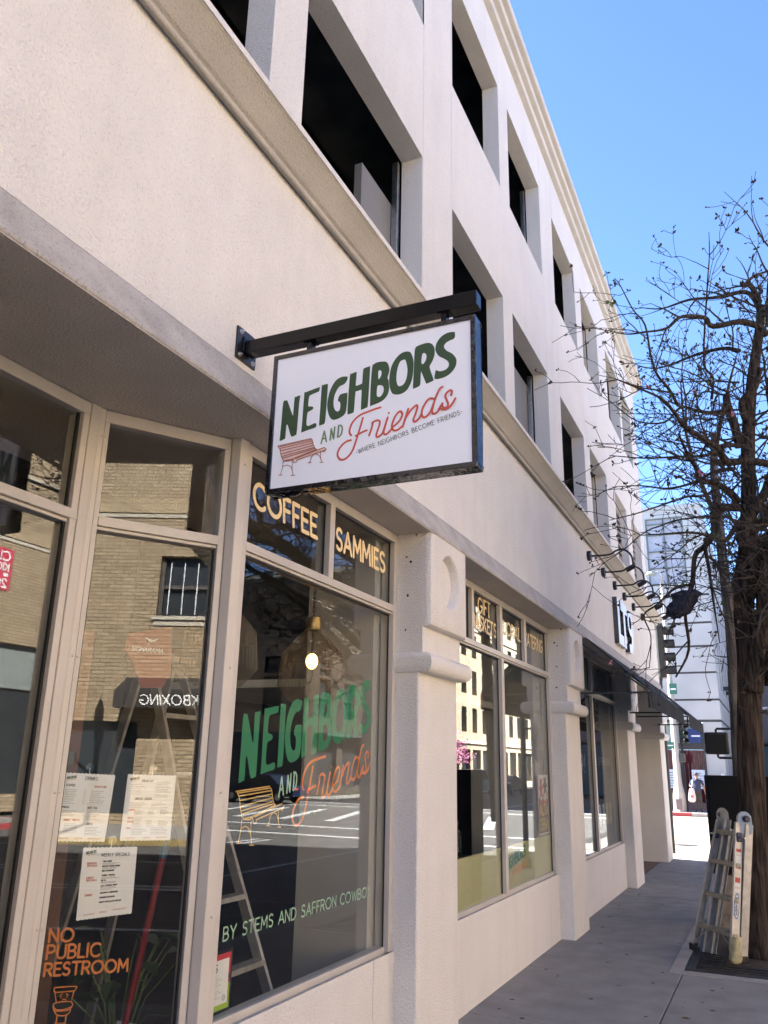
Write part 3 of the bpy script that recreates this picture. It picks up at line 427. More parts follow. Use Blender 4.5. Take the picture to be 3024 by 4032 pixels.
b.quad((XU,20.55,5.36),(-15,20.55,5.36),(-15,20.55,11.38),(XU,20.55,11.38))
b.build('upper_wall',STUCCO,BLD,fixn=False)
# lower band of wall with sloping skirt
b=MB(); b.quad((-.02,YA,3.86),(-.02,YE,3.86),(-.02,YE,5.27),(-.02,YA,5.27)); b.quad((-.02,YE,0),(-15,YE,0),(-15,YE,5.4),(-.02,YE,5.4))
b.build('lower_wall',STUCCO_R,BLD,fixn=False)
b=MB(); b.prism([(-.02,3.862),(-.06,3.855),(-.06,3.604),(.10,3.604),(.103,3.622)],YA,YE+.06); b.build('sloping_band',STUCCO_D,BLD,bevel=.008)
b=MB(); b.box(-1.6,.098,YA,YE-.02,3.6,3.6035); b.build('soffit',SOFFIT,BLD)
# string course under the second floor windows
led=[(-.12,5.27),(-.018,5.262),(.026,5.238),(.036,5.246),(.036,5.268),(.058,5.28),(.09,5.315),(.125,5.352),(.165,5.388),(.172,5.392),(.178,5.398),(.178,5.436),(.165,5.448),(-.3,5.452)]
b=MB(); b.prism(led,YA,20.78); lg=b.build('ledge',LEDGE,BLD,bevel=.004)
b=MB(); b.prism([(.1785,5.397),(.184,5.397),(.184,5.440),(.165,5.456),(-.09,5.458),(-.09,5.4525),(.163,5.4505),(.1785,5.437)],YA,20.79); b.build('ledge_cap',STUCCO,lg)
# stepped cornice
cor=[(-.3,11.36),(-.1,11.36),(-.02,11.375),(-.015,11.40),(-.015,11.475),(.055,11.49),(.06,11.5),(.06,11.59),(.125,11.6),(.135,11.61),(.135,11.72),(-.3,11.75)]
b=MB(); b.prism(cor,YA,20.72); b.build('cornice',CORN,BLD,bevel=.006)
b=MB(); b.box(-15,-.3,YA,20.5,11.55,11.7); b.box(-15.1,-15,YA,20.55,0,11.6); b.box(-15,-.05,YA-.1,YA,0,11.6); b.build('roof',CONC2,BLD)
# dark parking floors behind the upper openings
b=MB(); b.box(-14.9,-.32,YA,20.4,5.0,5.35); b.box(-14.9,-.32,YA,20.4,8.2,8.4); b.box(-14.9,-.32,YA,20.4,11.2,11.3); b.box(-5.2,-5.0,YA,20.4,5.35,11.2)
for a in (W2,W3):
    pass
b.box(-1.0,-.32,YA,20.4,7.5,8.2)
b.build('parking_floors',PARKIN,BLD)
PANEL=mat('grey_panel',(.17,.168,.165),.6,var=.12,vscale=1.2,streak=.2)
for (a,c),z0,z1,wd in ((W2[3],5.35,6.84,.62),(W2[5],5.35,7.15,.7),(W2[7],5.35,7.2,.5),(W3[5],8.4,9.75,.7),(W3[7],8.4,10.2,.5),(W2[6],5.35,6.2,.0)):
    if wd==0: continue
    f=MB(); f.box(-.46,-.39,c-wd-.04,c-.02,z0,z1); fr=f.build('inner_panel',PANEL,BLD)
    g=MB(); g.box(-.385,-.325,c-.055,c-.004,z0,7.3 if z0<8 else 10.45); g.build('panel_frame',STEEL if wd>.6 else ALU,fr,bevel=.004)
# louvres in the last two openings
LOUV=mat('louvre_metal',(.42,.40,.40),.5,var=.08,vscale=5)
for a,c in W2[8:]:
    b=MB(); b.box(-.3,-.24,a+.04,c-.04,7.24,7.3); lv=b.build('louvre_vent',LOUV,BLD)
    for ya,yb in ((a,a+.04),(c-.04,c)): b=MB(); b.box(-.3,-.24,ya,yb,5.4,7.3); b.build('side_rail',LOUV,lv)
    for k in range(13):
        z=5.5+k*.14; s=MB(); s.obox((-.27,(a+c)/2,z),(.045,0,-.035),(0,(c-a)/2-.045,0),(.004,0,.006)); s.build('slat',LOUV,lv)
# pillars
PY=[(.79,1.61),(5.612,6.43),(10.428,11.235),(15.268,16.122),(19.85,20.70)]
def pillar(y0,y1):
    b=MB(); b.box(-.7,0,y0,y1,-.05,2.6); p=b.build('pillar',STUCCO_R,BLD,bevel=.014,seg=3)
    b=MB(); b.box(-.69,.028,y0,y1,2.66,3.612); b.build('upper_shaft',STUCCO_R,p,bevel=.003,seg=2)
    m=MB(); lev=[(0,2.545),(.03,2.547),(.055,2.562),(.070,2.59),(.073,2.62),(.068,2.655),(.048,2.682),(.02,2.691),(0,2.692)]; vs=[]
    for off,z in lev: vs+=[(-.7,y0-off*.45,z),(.04+off,y0-off*.45,z),(.04+off,y1+off*.7,z),(-.7,y1+off*.7,z)]
    m.add(vs,[(4*i+k,4*i+(k+1)%4,4*i+4+(k+1)%4,4*i+4+k) for i in range(len(lev)-1) for k in range(4)]+[(3,2,1,0),tuple(4*len(lev)-4+k for k in range(4))]); m.build('ring',STUCCO_R,p,smooth=True)
    # cap block standing proud of the shaft, with a round recess
    xf=.096; z0,z1=2.885,3.614; cy=(y0+y1)/2; cz=3.285; n=40; vs=[];fs=[]
    def sq(a,e=0):
        c,s=math.cos(a),math.sin(a); hy=(y1-y0)/2-e; hu=z1-cz-e*.2; hd=cz-z0-e
        t=min(hy/abs(c) if abs(c)>1e-6 else 9e9,(hu if s>0 else hd)/abs(s) if abs(s)>1e-6 else 9e9); return c*t,s*t
    cang=[math.atan2(sz,sy) for sy,sz in(((y1-y0)/2,z1-cz),(-(y1-y0)/2,z1-cz),(-(y1-y0)/2,z0-cz),((y1-y0)/2,z0-cz))]
    A=sorted([2*math.pi*k/n-math.pi+.01 for k in range(n)]+cang); n=len(A)
    cir=lambda x,ry:(lambda a:(x,ry*math.cos(a),ry*.985*math.sin(a)))
    rings=[lambda a:(.0282,)+sq(a,0),lambda a:(.050,)+sq(a,0),lambda a:(.072,)+sq(a,.004),lambda a:(.088,)+sq(a,.014),lambda a:(xf,)+sq(a,.034),cir(xf,.222),cir(xf-.006,.214),cir(xf-.022,.206),cir(xf-.055,.200),cir(xf-.078,.190),cir(xf-.086,.16)]
    for rg in rings:
        for a in A: x,dy,dz=rg(a); vs.append((x,cy+dy,cz+dz))
    for i in range(len(rings)-1):
        for k in range(n): fs.append((i*n+k,i*n+(k+1)%n,(i+1)*n+(k+1)%n,(i+1)*n+k))
    vs.append((xf-.088,cy,cz)); c=len(vs)-1; e=(len(rings)-1)*n
    fs+=[(e+k,e+(k+1)%n,c) for k in range(n)]
    m=MB(); m.add(vs,fs); o=m.build('cap_block',STUCCO_R,p,smooth=True); o.data.set_sharp_from_angle(angle=R(28))
    if y0>3:
        m=MB(); rh=random.Random(int(y0*7))
        for x,z in ((-.10,3.42),(-.07,3.38),(-.02,3.59),(-.10,3.12),(-.10,2.86)):
            m.ball((x+rh.uniform(-.01,.01),y0+.001,z),rh.uniform(.008,.016),.003,rh.uniform(.006,.014),7,4)
        m.build('anchor_holes',GASKET,p,kind='stuff')
for y0,y1 in PY: pillar(y0,y1)
# bulkhead walls under the shop windows
for y0,y1,jn in ((3.54,5.612,5.285),(6.43,10.428,9.95),(11.235,15.268,14.75)):
    b=MB(); wall_open(b,y0,y1,-.05,.70,[],-.165,-.3,[jn]); b.quad((-.165,y0,-.05),(-.7,y0,-.05),(-.7,y0,.7),(-.165,y0,.7)); b.build('bulkhead',STUCCO,BLD,fixn=False)
b=MB(); b.box(-.9,-.0,YA,.79,-.05,3.6); b.build('plain_wall',STUCCO_R,BLD)
# entrance recess beyond the third pillar
b=MB(); b.box(-2.2,-.6,19.86,19.95,-.05,3.6); b.box(-2.3,-2.2,16.1,19.95,-.05,3.6); b.box(-2.3,-.7,16.03,16.11,-.05,3.6); b.build('entrance_walls',STUCCO_R,BLD)
b=MB(); b.box(-2.19,-2.12,16.6,17.6,.02,2.4); d=b.build('entrance_door',mat('dark_door',(.03,.025,.022),.4),BLD,bevel=.005)
b=MB(); b.tube([(-2.08,17.5,.95),(-2.08,17.5,1.25)],.014,8); b.build('handle',STEEL,d)
TILE=mat('brown_tile',(.13,.065,.045),.55,var=.25,vscale=9,bump=.1)
fl=MB(); fl.box(-2.2,-.19,16.12,19.86,-.1,-.006); tf=fl.build('entrance_floor',JOINT,BLD)
tm=MB(); tm.box(.004,.196,.004,.196,-.02,0); tme=tm.mesh('tile',TILE)
for i in range(5):
    for j in range(18):
        o=bpy.data.objects.new('tile',tme); COL.objects.link(o); o.location=(-1.19+i*.2,16.15+j*.2,.001); put(o,tf)
# ---------------------------------------------------------------- shop windows
def bar(parent,name,x0,x1,y0,y1,z0,z1,m=ALU,bev=.004):
    b=MB(); b.box(x0,x1,y0,y1,z0,z1); return b.build(name,m,parent,bevel=bev)
XF,XB,XG=-.18,-.285,-.23
def pane(parent,y0,y1,z0,z1):
    b=MB(); b.box(XG-.003,XG+.003,y0,y1,z0,z1); return b.build('glass_pane',GLASS,parent)
def shop_window(y0,y1,uppers,lowers,zs0=.70,zt=3.0,zh=3.53,label=None):
    """uppers / lowers: glass ranges; everything between them is frame"""
    b=MB(); b.box(XB,XF,y0,y1,3.53,3.595); b.box(XB,XF,y0,uppers[0][0],zs0,3.53); b.box(XB,XF,uppers[-1][1],y1,zs0,3.53)
    b.box(XB,XF+.004,y0,y1,.64,zs0-.012); b.box(XB,XF-.03,y0,y1,zs0-.012,zs0+.03)
    wdw=b.build('shop_window',ALU,BLD,bevel=.004)
    bar(wdw,'transom_bar',XB,XF+.003,y0+.04,y1-.04,zt-.012,zt+.038)
    bar(wdw,'transom_lip',XB,XF-.012,y0+.04,y1-.04,zt-.03,zt-.0125)
    for (a,c),(d,e) in zip(uppers[:-1],uppers[1:]): bar(wdw,'mullion',XB,XF+.001,c,d,zt+.038,3.53)
    for (a,c),(d,e) in zip(lowers[:-1],lowers[1:]): bar(wdw,'mullion',XB,XF+.001,c,d,zs0+.03,zt-.03)
    for lst,za,zb in ((uppers,zt+.03,3.54),(lowers,zs0+.02,zt-.02)):
        for a,c in lst:
            pane(wdw,a-.01,c+.01,za,zb)
            g=MB()
            for q in ((a,a+.008,za,zb),(c-.008,c,za,zb)): g.box(XG+.0035,XG+.012,q[0],q[1],q[2]+.01,q[3]-.01)
            g.box(XG+.0035,XG+.012,a+.008,c-.008,zb-.02,zb-.01); g.build('gasket',GASKET,wdw)
    return wdw
WA=shop_window(3.535,5.612,[(3.585,4.515),(4.58,5.55)],[(3.585,5.55)])
WB=shop_window(6.43,10.428,[(6.50,7.38),(7.445,8.30),(8.385,9.25),(9.335,10.36)],[(6.50,8.32),(8.405,10.36)])
WC=shop_window(11.235,15.268,[(11.3,13.1),(13.2,15.2)],[(11.3,13.1),(13.2,15.2)])
# entry: corner post, splayed pane, recessed pane
SO=Vector((-.619,2.872,0)); ST=Vector((.543,.839,0)); SN=Vector((.839,-.543,0))
def sbar(parent,name,s0,s1,d0,d1,z0,z1,m=ALU,bev=.004):
    b=MB(); c=SO+ST*(s0+s1)/2+SN*(d0+d1)/2+Vector((0,0,(z0+z1)/2)); b.obox(c,ST*(s1-s0)/2,SN*(d1-d0)/2,(0,0,(z1-z0)/2)); return b.build(name,m,parent,bevel=bev)
WS=sbar(BLD,'splayed_window',.018,.70,-.1,0,3.53,3.595)
sbar(WS,'jamb',.018,.044,-.1,.0,.09,3.53); sbar(WS,'jamb',.665,.70,-.1,0,.09,3.53)
sbar(WS,'transom_bar',.044,.665,-.1,.004,2.988,3.038); sbar(WS,'bottom_rail',.018,.70,-.1,0,.0,.09)
sbar(WS,'transom_lip',.044,.665,-.1,-.012,2.97,2.9875)
for z0,z1 in ((3.03,3.54),(.08,2.98)): sbar(WS,'glass_pane',.04,.67,-.053,-.047,z0,z1,GLASS,0)
for s in (.0445,.656): sbar(WS,'gasket',s,s+.008,-.0465,-.03,.09,2.97,GASKET,0)
def post(poly,name='corner_post'):
    b=MB(); n=len(poly); b.add([(x,y,z) for z in (0,3.597) for x,y in poly],[(i,(i+1)%n,n+(i+1)%n,n+i) for i in range(n)]+[tuple(range(n-1,-1,-1)),tuple(range(n,2*n))]); return b.build(name,ALU,BLD,bevel=.004)
def S2(s,d): q=SO+ST*s+SN*d; return (q.x,q.y)
cp=post([(-.17,3.534),(-.178,3.462),S2(.702,.008),S2(.702,-.1),(-.30,3.534)])
lp=post([S2(.0175,.004),S2(-.008,.008),(-.612,2.845),(-.612,2.795),(-.72,2.795),S2(.0175,-.1)])
for q,z in ((cp,2.35),(lp,2.35),(cp,1.75),(lp,1.75),(lp,1.2)):
    pass
b=MB(); b.box(-.72,-.62,1.0,2.795,3.53,3.595); WL=b.build('entry_window',ALU,BLD,bevel=.004)
bar(WL,'transom_bar',-.72,-.617,1.0,2.795,2.985,3.035); bar(WL,'jamb',-.72,-.62,2.755,2.795,0,3.53); bar(WL,'jamb',-.72,-.62,1.0,1.06,0,3.53); bar(WL,'bottom_rail',-.72,-.62,1.06,2.755,0,.2)
bar(WL,'gasket',-.66,-.645,2.742,2.7545,.2,3.53,GASKET,0); bar(WL,'transom_lip',-.72,-.635,1.06,2.755,2.967,2.9845)
for z0,z1 in ((3.03,3.54),(.19,2.98)):
    b=MB(); b.box(-.673,-.667,1.05,2.76,z0,z1); b.build('glass_pane',GLASS,WL)
bar(WL,'door_stile',-.72,-.64,1.9,1.96,.2,2.985,mat('grey_anodised',(.22,.21,.20),.4,.3))
RV=MB()
for z in (.6,1.2,1.75,2.35,3.45):
    for c in (SO+ST*.008+SN*.0065,SO+ST*.03+SN*.0005,Vector((-.168,3.50,0))): RV.lathe([(.006,0),(.006,.003),(.003,.005)],(c.x,c.y,z),8,axis=(SN.x,SN.y,0))
RV.build('rivets',ALU,cp,kind='stuff')
# ================================================================ LETTERING ON THE GLASS
GOLD=mat('cream_vinyl',(.80,.64,.37),.6,var=.03)
VGREEN=mat('green_vinyl',(.009,.215,.09),.5,var=.06); VMINT=mat('mint_vinyl',(.42,.66,.48),.6,var=.03); VORANGE=mat('orange_vinyl',(.85,.24,.04),.5,var=.06); VYEL=mat('yellow_vinyl',(.72,.45,.11),.5,var=.05)
VGREY=mat('grey_green_vinyl',(.16,.19,.16),.6); VWHITE=mat('white_vinyl',(.75,.75,.72),.6)
GP=Plane((-.236,0,0),(0,1,0),(0,0,1),(1,0,0))        # inner face of the shop glass
GPO=Plane((-.2242,0,0),(0,1,0),(0,0,1),(1,0,0))      # outer face of the shop glass
def words(plane,parent,name,txts,wd,m,d0=-.002):
    st=[]
    for t,(a,b_,c) in txts: st+=layout(t,a,b_,c)
    return plane.put(ribbons(st,wd,d0=d0),name,m,parent)
T=D['T']
for k in ('COFFEE','SAMMIES'): words(GPO,WA,'window_lettering',[(k,T[k])],.027,GOLD)
for k in ('GIFT','BASKETS','FLORAL','CATERING'): words(GPO,WB,'window_lettering',[(k,T[k])],.024,GOLD)
words(GP,WA,'maker_lettering',[('BY STEMS AND SAFFRON COWBOY',T['BY STEMS AND SAFFRON COWBOY'])],.0085,VMINT)
words(GP,WC,'window_lettering',[("'L-THEA(NINE)",T['L-THEA(NINE)'])],.011,VWHITE); words(GP,WC,'window_lettering',[('9!',T['9!'])],.022,VWHITE)
SPL=Plane(SO+SN*-.056,ST,(0,0,1),SN)
VORD=mat('dull_orange_vinyl',(.55,.17,.03),.5,var=.06)
for k in ('NO','PUBLIC','RESTROOM'): words(SPL,WS,'restroom_notice',[(k,D['T2'][k])],.0098,VORD)
SPL.put(ribbons([smooth_line(s,3) if len(s)>4 else s for s in D['toilet']],.0046,d0=-.002),'toilet_drawing',VORD,WS)
SPL.put(ribbons(D['tface'],.0042,d0=-.002),'toilet_face',VORD,WS)
def logo(plane,parent,tf,cols,lets=True,bench=True,tag=True,k=1):
    nb,an,fr,bd,bf,tg=cols
    t=lambda P:[tf(p) for p in P]
    o=plane.put(fills([([tuple(p) for p in smooth_loop(t(a),3)],[smooth_loop(t(h),3) for h in hs]) for a,hs in D['neigh']],-.002),'neighbors_lettering',nb,parent)
    plane.put(ribbons([t(s) for s in D['and']],.0085*k,d0=-.002),'and_lettering',an,parent)
    plane.put(ribbons([smooth_line(t(s),4) for s in D['friends']]+[[tf(D['fdot'])]],.0100*k,d0=-.002,nl=14),'friends_lettering',fr,parent)
    if bench:
        if bf: plane.put(fills([(t(a),[]) for a in D['bench_fill']],-.0022),'bench_fill',bf,parent)
        plane.put(ribbons([t(s) for s in D['bench_dark']],.0042*k,d0=-.0018,nl=14),'bench_drawing',bd,parent)
        plane.put(ribbons([smooth_line(t(s),3) for s in D['bench_legs']],.0036*k,d0=-.0018,nl=14),'bench_legs',bd,parent)
    if tag:
        a,b_,c=[tf(p) for p in D['tag']]
        plane.put(ribbons(layout('-WHERE NEIGHBORS BECOME FRIENDS-',a,b_,c,.32),.0026*k,d0=-.002),'motto_lettering',tg,parent)
M3=D['waff']
waff=lambda p:(p[0]*M3[0][0]+p[1]*M3[1][0]+M3[2][0],p[0]*M3[0][1]+p[1]*M3[1][1]+M3[2][1])
logo(GP,WA,waff,(VGREEN,VMINT,VORANGE,VYEL,None,VGREY),k=1.65)
# frosted yellow-green film with small logo in the second shop window
FILM=mat('yellow_green_film',(.58,.58,.34),.7,var=.05,vscale=2)
for a,c in ((6.49,8.325),(8.40,10.365)):
    b=MB(); b.box(-.238,-.2345,a,c,.72,1.138); b.build('window_film',FILM,WB)
def aff_box(src,dst):
    (a0,b0),(a1,b1)=src; (c0,d0),(c1,d1)=dst
    return lambda p:(c0+(p[0]-a0)/(a1-a0)*(c1-c0),d0+(p[1]-b0)/(b1-b0)*(d1-d0))
GP2=Plane((-.2335,0,0),(0,1,0),(0,0,1),(1,0,0))
wl2=aff_box(((.30,3.255),(1.2,3.83)),((8.42,.80),(9.26,1.12)))
GPF=Plane((-.2315,0,0),(0,1,0),(0,0,1),(1,0,0))
logo(GPF,WB,wl2,(VGREEN,VMINT,VORANGE,VYEL,None,VGREY),bench=False,tag=False,k=.72)

# ================================================================ PROJECTING SIGN
SIGN=thing('hanging_sign',(-.02,3.21,3.98),'black framed white double sided shop sign with green NEIGHBORS lettering hung from a wall beam','sign')
b=MB(); b.box(-.02,-.008,3.122,3.298,3.895,4.075); pl=b.build('wall_plate',BLACKS,SIGN,bevel=.002)
for y in (3.15,3.27):
    for z in (3.92,4.05):
        m=MB(); m.lathe([(.0145,0),(.0145,.002),(.0095,.0025),(.0095,.011),(.005,.0115),(.005,.02)],(-.008,y,z),6,axis=(1,0,0)); m.build('bolt',STEEL,pl)
b=MB(); b.box(-.0075,.004,3.165,3.255,3.945,4.03); b.build('beam_collar',BLACKM,SIGN,bevel=.004)
b=MB(); b.box(.0045,1.272,3.175,3.245,3.932,4.006); b.build('beam',BLACKM,SIGN,bevel=.003)
FX0,FX1,FZ0,FZ1=.19,1.265,3.135,3.878
for x in (.383,1.105):
    m=MB(); m.box(x-.014,x+.014,3.19,3.235,FZ1+.0005,3.9315); h=m.build('hanger',BLACKM,SIGN,bevel=.002)
    m=MB(); m.box(x-.03,x+.03,3.185,3.24,3.9265,3.9315); m.build('hanger_flange',BLACKM,h)
fw=.024
b=MB(); b.box(FX0,FX1,3.172,3.262,FZ0,FZ0+fw); b.box(FX0,FX1,3.172,3.262,FZ1-fw,FZ1); b.box(FX0,FX0+fw,3.172,3.262,FZ0+fw,FZ1-fw); b.box(FX1-fw,FX1,3.172,3.262,FZ0+fw,FZ1-fw)
SBLK=mat('gloss_black_sign_case',(.008,.008,.010),.10,var=.2,vscale=3,bump=1,bscale=16,spec=1)
b.build('sign_frame',SBLK,SIGN,bevel=.0035,seg=2)
SFACE=mat('white_acrylic',(.85,.86,.90),.35,var=.012,vscale=2,spec=.4)
for y0,y1 in ((3.1785,3.185),(3.249,3.2555)):
    b=MB(); b.box(FX0+fw-.003,FX1-fw+.003,y0,y1,FZ0+fw-.003,FZ1-fw+.003); fc=b.build('sign_face',SFACE,SIGN)
    pass
faces=[c for c in SIGN.children if c.name.startswith('sign_face')]
SGREEN=mat('print_dark_green',(.035,.075,.028),.45,var=.05); SAND=mat('print_sage',(.17,.25,.115),.45); SRED=mat('print_coral',(.56,.085,.055),.45,var=.04); SBR=mat('print_brown',(.33,.10,.06),.5,var=.2,vscale=60); SPINK=mat('print_pink',(.78,.56,.52),.5,var=.08,vscale=40); SOLV=mat('print_olive',(.085,.095,.05),.5)
P1=Plane((0,3.1755,0),(1,0,0),(0,0,1),(0,-1,0))
logo(P1,faces[0],lambda p:tuple(p),(SGREEN,SAND,SRED,SBR,SPINK,SOLV))
P2=Plane((FX0+FX1,3.2585,0),(-1,0,0),(0,0,1),(0,1,0))
logo(P2,faces[1],lambda p:tuple(p),(SGREEN,SAND,SRED,SBR,SPINK,SOLV))

# ================================================================ LT9 LETTERS, LAMPS, AWNINGS
BRUSH=mat('brushed_metal_face',(.52,.60,.72),.35,.25,var=.1,vscale=3,stretch=(1,1,.15))
LT=thing('letter_sign',(-.02,15.5,4.4),'black sided metal letters LT9 on the upper wall above the awnings','sign')
def letter(loops,name):
    V,F=fills(loops,0); m=MB()
    fx=.062; bx=-.018
    m.add([(fx,v[0],v[1]) for v in V],F,0); m.add([(bx,v[0],v[1]) for v in V],F,1)
    for outer,holes in loops:
        for l in [outer]+holes:
            n=len(l)
            for i in range(n):
                a=l[i];c=l[(i+1)%n]; m.quad((bx,a[0],a[1]),(bx,c[0],c[1]),(fx-.0005,c[0],c[1]),(fx-.0005,a[0],a[1]),1)
    m.build(name,[BRUSH,SBLK],LT)
letter([([(14.62,3.98),(15.2,3.98),(15.2,4.17),(14.84,4.17),(14.84,4.80),(14.62,4.80)],[])],'letter_l')
letter([([(15.24,3.98),(15.44,3.98),(15.44,4.62),(15.70,4.62),(15.70,4.80),(14.98,4.80),(14.98,4.62),(15.24,4.62)],[])],'letter_t')
o9=[(16.04+.30*math.cos(R(a)),4.55+.245*math.sin(R(a))) for a in range(-20,245,15)]+[(16.0,4.30),(16.12,4.30),(16.14,4.22),(16.05,4.14),(15.80,4.13),(15.80,3.97),(16.08,3.97),(16.24,4.04),(16.33,4.2)]
h9=[(16.04+.14*math.cos(R(a)),4.55+.125*math.sin(R(a))) for a in range(0,360,20)]
letter([(o9,[h9])],'digit_9')
def gooseneck(y):
    t=thing('wall_lamp',(-.02,y,5.05),'x','lamp','black gooseneck lamps in a row below the ledge')
    b=MB(); b.lathe([(.078,0),(.08,.01),(.08,.05),(.07,.06)],(-.02,y,5.05),20,axis=(1,0,0)); b.build('wall_mount',BLACKS,t,smooth=True)
    pts=smooth_line([(.04,y,5.045),(.2,y,5.042),(.33,y,5.05),(.41,y,5.095),(.50,y,5.11),(.59,y,5.065),(.645,y,4.975),(.655,y,4.85)],4)
    b=MB(); b.tube(pts,.0145,8); b.build('arm',BLACKS,t,smooth=True)
    b=MB(); d=Vector((-.9,0,-.42)).normalized(); b.tube([Vector((.665,y,4.835))-d*.02,Vector((.665,y,4.835))+d*.03,Vector((.665,y,4.835))+d*.13],[.03,.038,.038],12); b.build('lamp_head',BLACKS,t,smooth=True)
    return t
g0=gooseneck(12.54)
gl=['first and nearest black gooseneck lamp, just left of the LT9 letters','second black gooseneck lamp, before the letter L','third black gooseneck lamp, straight above the L','fourth black gooseneck lamp, above the digit 9','fifth black gooseneck lamp, past the digit 9','last and farthest black gooseneck lamp, near the building corner']
g0['label']=gl[0]
for y,l in zip((13.73,14.87,15.94,17.08,18.34),gl[1:]): clone(g0,(0,y-12.54,0),l)
FAB=mat('black_canvas',(.009,.0095,.012),.85,var=.25,vscale=6,bump=.2,bscale=150,spec=.2)
def awning(y0,y1,label):
    t=thing('awning',(0,(y0+y1)/2,3.0),label,'awning','black canvas awnings over the far shopfront')
    X0,Z0,X1,Z1,Z2=.112,3.60,.915,2.875,2.66
    b=MB(); th=.012; d=Vector((X1-X0,0,Z1-Z0)).normalized(); n=Vector((-d.z,0,d.x))*th
    b.add([(X0,y0,Z0),(X1,y0,Z1),(X1+n.x,y0,Z1+n.z),(X0+n.x,y0,Z0+n.z),(X0,y1,Z0),(X1,y1,Z1),(X1+n.x,y1,Z1+n.z),(X0+n.x,y1,Z0+n.z)],[(0,1,2,3),(7,6,5,4),(0,4,5,1),(1,5,6,2),(2,6,7,3),(3,7,4,0)]); b.build('canopy',FAB,t)
    b=MB(); k=int((y1-y0)/.25); rr=random.Random(int(y0*10)); 
    P=[(X1+.006+.006*math.sin(i*1.3),y0+(y1-y0)*i/k) for i in range(k+1)]
    for (xa,ya),(xb,yb) in zip(P[:-1],P[1:]): b.quad((xa,ya,Z1),(xb,yb,Z1),(xb+.004,yb,Z2),(xa+.004,ya,Z2)); b.quad((xa+.006,ya,Z1),(xb+.006,yb,Z1),(xb+.010,yb,Z2),(xa+.010,ya,Z2))
    b.build('valance',FAB,t)
    for y in (y0+.02,y1-.02):
        b=MB(); b.box(-.02,X1-.01,y-.013,y+.013,2.845,2.871); b.box(X1-.035,X1-.01,y-.013,y+.013,2.66,2.8445); b.build('side_arm',BLACKS,t)
        b=MB(); b.beam((.02,y,3.56),(X1-.03,y,2.882),.024,.024,(0,1,0)); b.build('rafter',BLACKS,t)
    b=MB(); b.box(X1-.034,X1-.011,y0+.034,y1-.034,2.845,2.87); b.build('front_rail',BLACKS,t)
awning(11.30,15.5,'nearer long black canvas awning with straight valance beyond the second shop window')
awning(16.62,19.8,'shorter black awning farther along, next to the building corner')

# ================================================================ INSIDE THE SHOP
SHOP=BLD
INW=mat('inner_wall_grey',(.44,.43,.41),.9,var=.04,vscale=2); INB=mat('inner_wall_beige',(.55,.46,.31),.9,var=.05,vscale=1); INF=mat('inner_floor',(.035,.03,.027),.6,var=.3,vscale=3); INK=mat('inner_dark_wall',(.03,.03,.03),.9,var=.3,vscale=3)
b=MB(); b.box(-8,-.31,-4,15.2,-.1,.02); b.build('shop_floor',INF,BLD)
b=MB(); b.box(-8,-1.3,-4,15.2,3.62,3.68); b.build('shop_ceiling',mat('inner_ceiling',(.12,.115,.105),.9),BLD)
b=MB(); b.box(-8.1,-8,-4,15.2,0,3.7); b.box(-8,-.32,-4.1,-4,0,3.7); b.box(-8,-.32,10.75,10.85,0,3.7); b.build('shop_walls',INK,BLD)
b=MB(); b.box(-.86,-.30,5.46,6.4,.02,3.6); b.build('inner_pier',INW,BLD)
b=MB(); b.box(-1.1,-.30,10.0,10.7,.02,3.6); b.build('inner_pier',INW,BLD)
b=MB(); b.box(-1.45,-1.35,-1.5,2.7,2.75,3.6); b.build('inner_soffit',INB,BLD)
b=MB(); b.box(-1.35,-.30,14.3,15.2,.02,3.6); b.build('inner_pier',mat('dark_pier',(.12,.11,.10),.9),BLD)
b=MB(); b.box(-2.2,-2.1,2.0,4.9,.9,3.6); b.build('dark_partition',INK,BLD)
LAMPG=mat('ribbed_lamp_glass',(.55,.50,.40),.25,var=.1)
def ribbed():
    m,t,p=nmat('ribbed_glass'); out=[n for n in t.nodes if n.type=='OUTPUT_MATERIAL'][0]
    tr=N(t,'ShaderNodeBsdfTransparent'); tr.inputs[0].default_value=(.86,.82,.74,1)
    p.inputs['Base Color'].default_value=(.19,.17,.135,1); p.inputs['Roughness'].default_value=.12; p.inputs['Specular IOR Level'].default_value=1
    g=N(t,'ShaderNodeNewGeometry'); d=N(t,'ShaderNodeVectorMath',operation='DOT_PRODUCT'); t.links.new(g.outputs['Normal'],d.inputs[0]); t.links.new(g.outputs['Incoming'],d.inputs[1])
    ab=N(t,'ShaderNodeMath',operation='ABSOLUTE'); t.links.new(d.outputs['Value'],ab.inputs[0])
    ma=N(t,'ShaderNodeMath',operation='MULTIPLY_ADD',use_clamp=True); ma.inputs[1].default_value=-.5; ma.inputs[2].default_value=.53; t.links.new(ab.outputs[0],ma.inputs[0])
    mx=N(t,'ShaderNodeMixShader'); t.links.new(ma.outputs[0],mx.inputs[0]); t.links.new(tr.outputs[0],mx.inputs[1]); t.links.new(p.outputs[0],mx.inputs[2]); t.links.new(mx.outputs[0],out.inputs[0]); return m
RIB=ribbed(); BRASS=mat('brass',(.30,.22,.10),.35,.8); BULB=emit('bulb_glow',(1,.5,.14),1.1)
